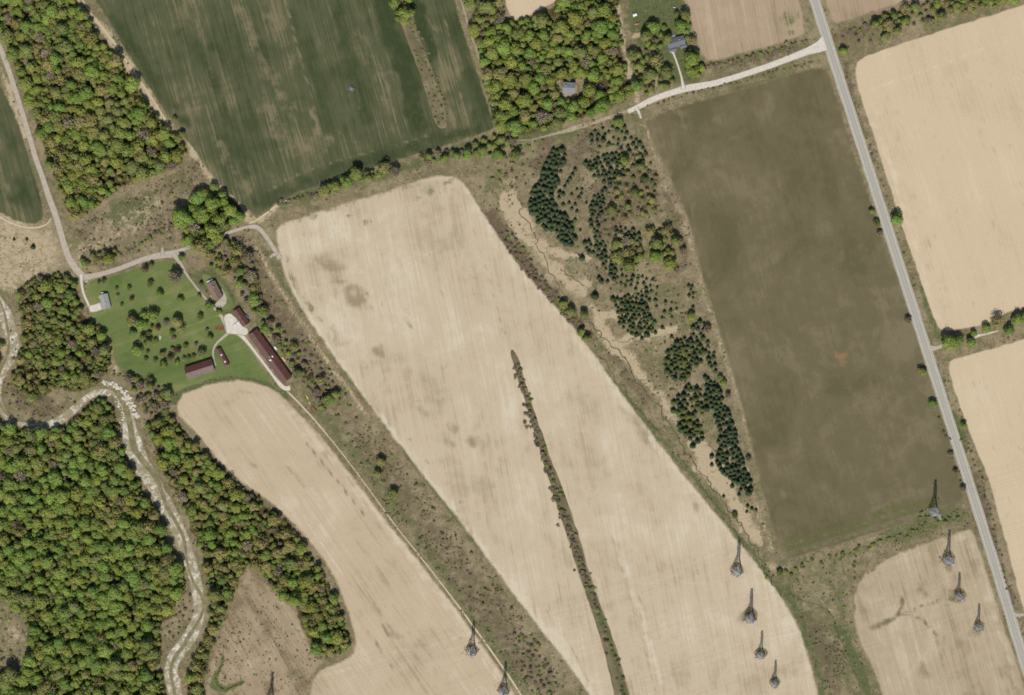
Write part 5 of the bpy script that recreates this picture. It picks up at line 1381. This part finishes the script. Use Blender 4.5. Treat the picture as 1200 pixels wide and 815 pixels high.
# --- cars
def car(px, py, ang, label, paint):
    e = empty('car', px, py, ang, label, 'car', 'white cars in the farmyard')
    prof = [(-2.2, .35), (2.2, .35), (2.25, .75), (1.2, .95), (.5, 1.42), (-1.2, 1.46), (-1.9, 1.0), (-2.25, .9)]
    MB().prismy(prof, -.88, .88).build('body', paint, e)
    MB().prismy([(1.17, .99), (.56, 1.40), (.60, 1.42), (1.22, 1.0)], -.74, .74).build('windscreen', GLASS, e)
    MB().prismy([(-1.28, 1.46), (-1.88, 1.05), (-1.95, 1.06), (-1.3, 1.50)], -.74, .74).build('rear_window', GLASS, e)
    for x in (-1.4, 1.4):
        for y in (-.92, .92):
            w = MB().tube((x, y - .1, .33), (x, y + .1, .33), .33, 12).build('wheel', DARKM, e)
            MB().tube((x, y - .115, .33), (x, y + .115, .33), .18, 10).build('rim', STEEL, w)
    for y in (-.65, .65):
        MB().box(2.2, 2.29, y - .18, y + .18, .6, .74).build('headlight', GLASS, e)
car(275.2, 380.8, 38, 'white car parked left in front of the red roofed garage', WHITE)
car(278.4, 378.6, 38, 'white car parked right in front of the red roofed garage', WHITE)
car(786.4, 60.0, -70, 'white car parked at the top of the white driveway', WHITE)

# --- farm gear
def wagon(name, px, py, ang, Lx, Wy, label, cat, mat, h=1.0, sides=.5):
    e = empty(name, px, py, ang, label, cat)
    MB().box(-Lx/2, Lx/2, -Wy/2, Wy/2, h - .2, h).build('bed', mat, e)
    for y in (-Wy/2, Wy/2 - .12): MB().box(-Lx/2, Lx/2, y, y + .12, h, h + sides).build('side_board', mat, e)
    MB().beam((Lx/2, 0, h - .15), (Lx/2 + 1.6, 0, .45), .14).build('drawbar', STEEL, e)
    for x in (-Lx*.3, Lx*.3):
        for y in (-Wy/2 - .13, Wy/2 + .13):
            w = MB().tube((x, y - .12, .4), (x, y + .12, .4), .4, 12).build('wheel', DARKM, e)
            MB().tube((x, y - .14, .4), (x, y + .14, .4), .2, 8).build('rim', STEEL, w)
wagon('trailer', 332.4, 421.4, -54, 6.4, 2.3, 'yellow tan trailer parked against the long barn', 'trailer', YEL)
wagon('trailer', 341.4, 433.3, -54, 4.4, 1.8, 'small pale trailer near the lower end of the long barn', 'trailer', WOODM)
wagon('wagon', 367.7, 480.2, -52, 7.0, 3.2, 'rusty red farm wagon in the scrub below the long barn', 'wagon', RUST)
wagon('wagon', 360, 466, -62, 4.6, 1.7, 'yellow farm implement above the rusty red wagon', 'farm implement', YEL, .8, .3)
wagon('wagon', 362.6, 472.4, -62, 3.2, 1.5, 'small yellow farm implement beside the rusty red wagon', 'farm implement', YEL, .7, .25)
wagon('trailer', 322.8, 408.4, -54, 4.2, 2.0, 'white trailer behind the middle of the long barn', 'trailer', WHITE)
wagon('trailer', 314.6, 396.6, -40, 3.0, 1.6, 'small tan trailer behind the upper half of the long barn', 'trailer', WOODM)
e = empty('tarp_covered_pile', 289.6, 371.2, -56, 'blue tarp covered pile behind the red roofed garage', 'pile')
MB().prism([(-1.2, 0), (1.2, 0), (1.0, 1.0), (.3, 1.6), (-.5, 1.5), (-1.1, .9)], -2.2, 2.2).build('tarp', BLUE, e)
MB().box(-2.6, 2.6, -1.4, 1.4, 0, .12).build('pallet', WOODM, e)
e = empty('garden_bed', 257.5, 384.6, 4, 'reddish brown garden bed left of the farmyard', 'garden bed')
MB().box(-5.6, 5.6, -2.2, 2.2, 0, .2).build('soil', SOILM, e)
for y in (-2.35, 2.2): MB().box(-5.75, 5.75, y, y + .15, 0, .32).build('edging_board', WOODM, e)
for x in (-5.75, 5.6): MB().box(x, x + .15, -2.2, 2.2, 0, .32).build('edging_board', WOODM, e)
e = empty('stone_pad', 186.6, 396, -20, 'small pale stone pad between the lawn trees', 'stone pad')
MB().box(-2.2, 2.2, -2.2, 2.2, 0, .35).build('slab', CONC, e)
MB().box(-.9, .9, -.35, .35, .35, .8).build('bench', CONC, e)
e = empty('pallet_stack', 287.0, 363.4, -56, 'stack of pale boards behind the red roofed garage', 'boards')
for k in range(4): MB().box(-2.0, 2.0, -.9 + k * .48, -.5 + k * .48, 0, .6 + .1 * (k % 2)).build('board', WOODM, e)
e = empty('play_set', 747.7, 28.4, 10, 'orange play set on the grass below the white shed', 'play set')
for x in (-1.3, 1.3):
    for y in (-.9, .9): MB().beam((x, y * 1.3, 0), (x, y * .3, 2.3), .12).build('leg', WOODM, e)
MB().beam((-2.0, 0, 2.35), (2.0, 0, 2.35), .16).build('top_beam', WOODM, e)
MB().prismy([(-2.0, 1.4), (-2.0, 1.5), (-4.2, .3), (-4.2, .2)], -.5, .5).build('slide', ORNG, e)
MB().box(-2.0, -.9, -.8, .8, 1.3, 1.45).build('platform', ORNG, e)
MB().prism([(-1.1, 2.4), (1.1, 2.4), (0, 3.1)], -2.2, -.7).build('canopy', ORNG, e)
for x in (.1, .8): MB().box(x - .22, x + .22, -.12, .12, .55, .62).build('swing_seat', ORNG, e)
e = empty('sand_pit', 745, 42, 20, 'tan sand pit with timber edge on the grass', 'sand pit')
MB().box(-4.6, 4.6, -2.2, 2.2, 0, .15).build('sand', plain('sand', S(200,176,140), S(184,158,124), .95, .8), e)
for y in (-2.4, 2.2): MB().box(-4.8, 4.8, y, y + .2, 0, .3).build('edging_board', WOODM, e)
for x in (-4.8, 4.6): MB().box(x, x + .2, -2.2, 2.2, 0, .3).build('edging_board', WOODM, e)
e = empty('propane_tank', 790, 9, -10, 'pale blue tank at the edge of the grass near the top', 'tank')
MB().tube((-1.5, 0, 1.0), (1.5, 0, 1.0), .75, 14).build('tank', plain('pale_blue', S(176,190,204), S(160,172,188), .4, 1), e)
for x in (-1.0, 1.0): MB().box(x - .15, x + .15, -.6, .6, 0, .45).build('foot', CONC, e)

# ------------------------------------------------------------------ pylons and conductors
LINE_DIR = math.degrees(math.atan2(69, 231))     # the lines run at this angle in plan
def pylon_meshes():
    """one lattice tower, 46 m: four tapered legs, bracing, peak, three pairs of arms with insulators"""
    out = {}
    Wd = lambda z: 5.2 - (5.2 - 1.35) * min(z / 22.0, 1.0) if z < 22 else 1.35 - .75 * (z - 22) / 24
    zs = [0, 6, 11, 15, 18.5, 22, 26, 30, 34, 38, 42, 46]
    cs = ((1, 1), (-1, 1), (-1, -1), (1, -1))
    legs = []
    for sx, sy in cs:
        m = MB()
        for a, b2 in zip(zs[:-1], zs[1:]):
            m.beam((sx * Wd(a), sy * Wd(a), a), (sx * Wd(b2), sy * Wd(b2), b2), .38 if a < 22 else .3)
        legs.append(m)
    out['leg'] = legs
    br = MB()
    for a, b2 in zip(zs[:-1], zs[1:]):
        for k in range(4):
            (ax, ay), (bx, by) = cs[k], cs[(k + 1) % 4]
            wa, wb = Wd(a), Wd(b2)
            t = .21 if a < 22 else .17
            br.beam((ax * wa, ay * wa, a), (bx * wb, by * wb, b2), t)
            br.beam((bx * wa, by * wa, a), (ax * wb, ay * wb, b2), t)
            br.beam((ax * wb, ay * wb, b2), (bx * wb, by * wb, b2), t)
    out['lattice_bracing'] = [br]
    arms, ins = [], []
    for z, ln in ((28, 5.2), (34, 6.4), (40, 4.8)):
        for sg in (-1, 1):
            m = MB()
            w = Wd(z)
            tip = (0, sg * (w + ln), z + .2)
            for x in (-w, w):
                m.beam((x, sg * w, z), tip, .2); m.beam((x, sg * w, z + 1.6), tip, .18)
            for f in (.35, .7):
                p = [Vector((x, sg * w, z)).lerp(Vector(tip), f) for x in (-w, w)]
                m.beam(p[0], p[1], .12)
            arms.append(m)
            ins.append(MB().tube((0, sg * (w + ln - .2), z - 2.2), (0, sg * (w + ln - .2), z + .1), .16, 8))
    out['crossarm'] = arms
    out['insulator'] = ins
    foot = [MB().box(sx * 5.2 - .6, sx * 5.2 + .6, sy * 5.2 - .6, sy * 5.2 + .6, 0, .5) for sx, sy in cs]
    out['footing'] = foot
    return out
PYL = None
def pylon(px, py, scale, label, big):
    global PYL
    e = empty('pylon', px, py, LINE_DIR, label, 'pylon', 'lattice pylons of the power lines')
    e.scale = (scale, scale, scale)
    if PYL is None:
        PYL = []
        for nm, lst in pylon_meshes().items():
            for m in lst:
                o = m.build(nm, CONC if nm == 'footing' else (GLASS if nm == 'insulator' else STEEL), e)
                if nm == 'lattice_bracing': o['kind'] = 'stuff'
                PYL.append(o)
    else:
        for s in PYL:
            c = s.copy(); COL.objects.link(c); c.parent = e
pyl = [
 (1093.5, 600, .98, 'tall lattice pylon beside the paved road at the pasture corner', 0), (863.5, 669, .98, 'lattice pylon at the edge of the central field beside the ditch', 0),
 (552.5, 763, .95, 'lattice pylon by the pale farm track in the left stubble field', 0), (316.5, 824, .95, 'pylon standing at the bottom edge below the dry clearing', 0),
 (1110, 656.5, .92, 'topmost pylon inside the bottom right field', 1), (878.5, 725, .92, 'second pylon from the top near the right edge of the central field', 1), (590, 810, .92, 'pylon by the pale farm track at the bottom edge', 1),
 (1122.5, 699, .74, 'middle pylon inside the bottom right field', 2), (891, 767.5, .74, 'third pylon from the top near the right edge of the central field', 2),
 (1145.5, 735, .72, 'lowest pylon inside the bottom right field', 3), (907, 801, .72, 'lowest pylon near the right edge of the central field', 3)]
for (x, y, s, lb, ln) in pyl: pylon(x, y, s, lb, ln)

mwire = plain('aluminium_conductor', (.55,.56,.57,1), (.48,.49,.50,1), .5, .3, .4)
names = ['uppermost', 'second', 'third', 'lowest']
a_dir = math.radians(LINE_DIR)
for ln in range(4):
    tw = sorted([p for p in pyl if p[4] == ln], key=lambda p: p[0])
    sc = tw[0][2]
    pts = [(p[0], p[1]) for p in tw]
    pts = [(pts[0][0] - 231, pts[0][1] + 69)] + pts + [(pts[-1][0] + 231, pts[-1][1] - 69)]
    for z, ln_ in ((28, 5.2), (34, 6.4), (40, 4.8)):
        w0 = 1.35 - .75 * (z - 22) / 24
        for sg in (-1, 1):
            off = sg * (w0 + ln_ - .2) * sc
            ox, oy = -math.sin(a_dir) * off, math.cos(a_dir) * off
            V, F = [], []
            R = .03
            prev = None
            for (p, q) in zip(pts[:-1], pts[1:]):
                n = 14
                for k in range(n + (1 if q is pts[-1] else 0)):
                    t = k / n
                    x, y = W(p[0] + (q[0] - p[0]) * t, p[1] + (q[1] - p[1]) * t)
                    zz = (z - 2.3) * sc - 4 * 7.0 * t * (1 - t)
                    i = len(V)
                    V += [(x + ox, y + oy - R, zz - R * .6), (x + ox, y + oy + R, zz - R * .6), (x + ox, y + oy, zz + R)]
                    if prev is not None:
                        F += [(prev + j, prev + (j + 1) % 3, i + (j + 1) % 3, i + j) for j in range(3)]
                    prev = i
            o = link_mesh('conductor', V, F, mwire)
            tag(o, f'thin sagging conductor of the {names[ln]} power line', 'power line', f'conductors of the {names[ln]} power line')

# ------------------------------------------------------------------ boulders, tufts
def rock_mesh(seed):
    bm = bmesh.new(); bmesh.ops.create_icosphere(bm, subdivisions=2, radius=1)
    r = random.Random(seed)
    dirs = [(rand_dir(r), r.uniform(.6, .95)) for _ in range(7)]
    for v in bm.verts:
        for d, h in dirs:
            t = v.co.dot(d)
            if t > h: v.co -= d * (t - h)
        v.co.z = v.co.z * .6 + .3
    me = bpy.data.meshes.new('boulder'); bm.to_mesh(me); bm.free()
    me.materials.append(M_ROCK)
    return me
M_ROCK = plain('pale_limestone', S(228,221,205), S(198,189,168), .9, 1.2)
RK = [rock_mesh(300 + k) for k in range(4)]
rr = random.Random(5)
def boulders(line, width, step, rng, label, group, seed):
    for x, y in along(line, width, step, seed):
        o = bpy.data.objects.new('boulder', rr.choice(RK)); COL.objects.link(o)
        s = rr.uniform(*rng)
        o.location = (*W(x, y), 0); o.scale = (s, s * rr.uniform(.7, 1.1), s * .7); o.rotation_euler = (0, 0, rr.random() * 6.28)
        tag(o, label, 'boulder', group)
boulders([(121,448),(130,449),(138,453),(143,457)], 4, .55, (.7, 1.9), 'white boulder heaped above the upper stream bend', 'white boulders above the upper stream bend', 1)
boulders([(146,460),(150,466),(154,473),(157,480),(160,488)], 4.5, .55, (.7, 2.1), 'white boulder heaped right of the upper stream bend', 'white boulders right of the upper stream bend', 2)
boulders([(122,462),(132,463),(138,470),(141,480),(144,492),(148,505)], 3, 1.1, (.5, 1.4), 'pale rock on the inner bank of the upper stream bend', 'pale rocks inside the upper stream bend', 3)

def tufts(name, label, cat, pts, size, mat, seed, blades=11, h=.7):
    r = np.random.default_rng(seed)
    P = np.array(pts, float); n = len(P)
    if n == 0: return
    s = r.uniform(*size, n)
    B = blades
    ang = r.uniform(0, 6.283, (n, B)); q = np.sqrt(r.random((n, B))) * .55
    bx = (P[:, 0, None] - 600) + np.cos(ang) * q * s[:, None]; by = (407.5 - P[:, 1, None]) + np.sin(ang) * q * s[:, None]
    tx = bx + r.normal(0, .3, (n, B)) * s[:, None]; ty = by + r.normal(0, .3, (n, B)) * s[:, None]
    tz = h * s[:, None] * r.uniform(.5, 1, (n, B))
    wa = r.uniform(0, 6.283, (n, B)); wx = np.cos(wa) * .16 * s[:, None]; wy = np.sin(wa) * .16 * s[:, None]
    z0 = np.zeros_like(bx)
    V = np.stack([np.stack([bx + wx, by + wy, z0], -1), np.stack([bx - wx, by - wy, z0], -1), np.stack([tx - wx * .6, ty - wy * .6, tz], -1), np.stack([tx + wx * .6, ty + wy * .6, tz], -1)], 2).reshape(-1, 3)
    F = np.arange(len(V)).reshape(-1, 4)
    me = bpy.data.meshes.new(name); me.from_pydata(V.tolist(), [], F.tolist()); me.materials.append(mat)
    o = bpy.data.objects.new(name, me); COL.objects.link(o)
    o['kind'] = 'stuff'; tag(o, label, cat)

def by_mask(kind, n, seed, lo=.45):
    r = np.random.default_rng(seed)
    C = np.stack([r.uniform(-10, 1210, n), r.uniform(-10, 825, n)], 1)
    m = masks(C)[kind] + (vnoise(C, .12) - .5) * .7
    return C[m > lo]
FIELDS = [o for o in bpy.data.objects if o.get('kind') == 'structure' and o.name.split('.')[0] in ('winter_wheat_field', 'stubble_field', 'olive_pasture', 'lawn', 'road', 'gravel_shoulder', 'gravel_road', 'gravel_lane', 'driveway', 'stream_bed', 'gravel_yard')]
def off_fields(C):
    """drop points that stand on a field, lawn, road or the stream (top surface test)"""
    from mathutils.bvhtree import BVHTree
    keepm = np.ones(len(C), bool)
    V, F = [], []
    for o in FIELDS:
        k = len(V)
        V += [v.co.copy() for v in o.data.vertices]
        F += [tuple(k + i for i in p.vertices) for p in o.data.polygons]
    t = BVHTree.FromPolygons(V, F)
    for i, (x, y) in enumerate(C):
        if t.ray_cast(Vector((x - 600, 407.5 - y, 5)), Vector((0, 0, -1)))[0] is not None: keepm[i] = False
    return C[keepm]
r_ = np.random.default_rng(77)
allp = np.stack([r_.uniform(-10, 1210, 60000), r_.uniform(-10, 825, 60000)], 1)
free = off_fields(allp)
mk = masks(free)
nz = vnoise(free, .06) + (vnoise(free, .3) - .5) * .5
brown = free[(mk['brush'] + (nz - .5) > .4)]
green = free[(mk['green'] + (nz - .5) > .55) & (mk['brush'] < .6)]
dry = free[(mk['brush'] < .5) & (mk['green'] < .5) & (mk['sand'] < .7) & (nz > .42)]
bb = brown[r_.random(len(brown)) < .30]
extra = [(x, y, r_.uniform(.8, 1.9), 'bush_brown' if r_.random() < .85 else 'bush_green', r_.uniform(.45, .9)) for x, y in bb]
gg = free[(mk['litter'] < .4) & (mk['sand'] < .6) & (vnoise(free, .035) > .55) & (r_.random(len(free)) < .10)]
extra += [(x, y, r_.uniform(.7, 1.7), 'bush_brown' if r_.random() < .6 else 'bush_green', r_.uniform(.45, .9)) for x, y in gg]
far_mass('scrub', 'low brown and green scrub along hedges and strips', 'scrub', [s_[:5] for s_ in SHR if id(s_) not in fid] + extra)
tufts('brown_brush', 'low brown dead stems covering the scrubby ground', 'brush', brown, (.7, 1.7), LEAF['brush'], 1)
tufts('rough_grass', 'rough green grass tufts on verges and scrub', 'grass', green, (.6, 1.3), LEAF['olive'], 2)
tufts('dry_grass', 'dry tan grass tufts on the rough ground', 'grass', dry, (.6, 1.4), LEAF['dry'], 3)
pyl_pts = np.array([(x + r_.normal(0, 4.2 * s), y + r_.normal(-1, 3.6 * s)) for (x, y, s, lb, ln) in pyl for _ in range(45)])
tufts('pylon_weeds', 'brown weeds left standing round the pylon feet', 'weeds', pyl_pts, (.8, 1.7), LEAF['brush'], 4)
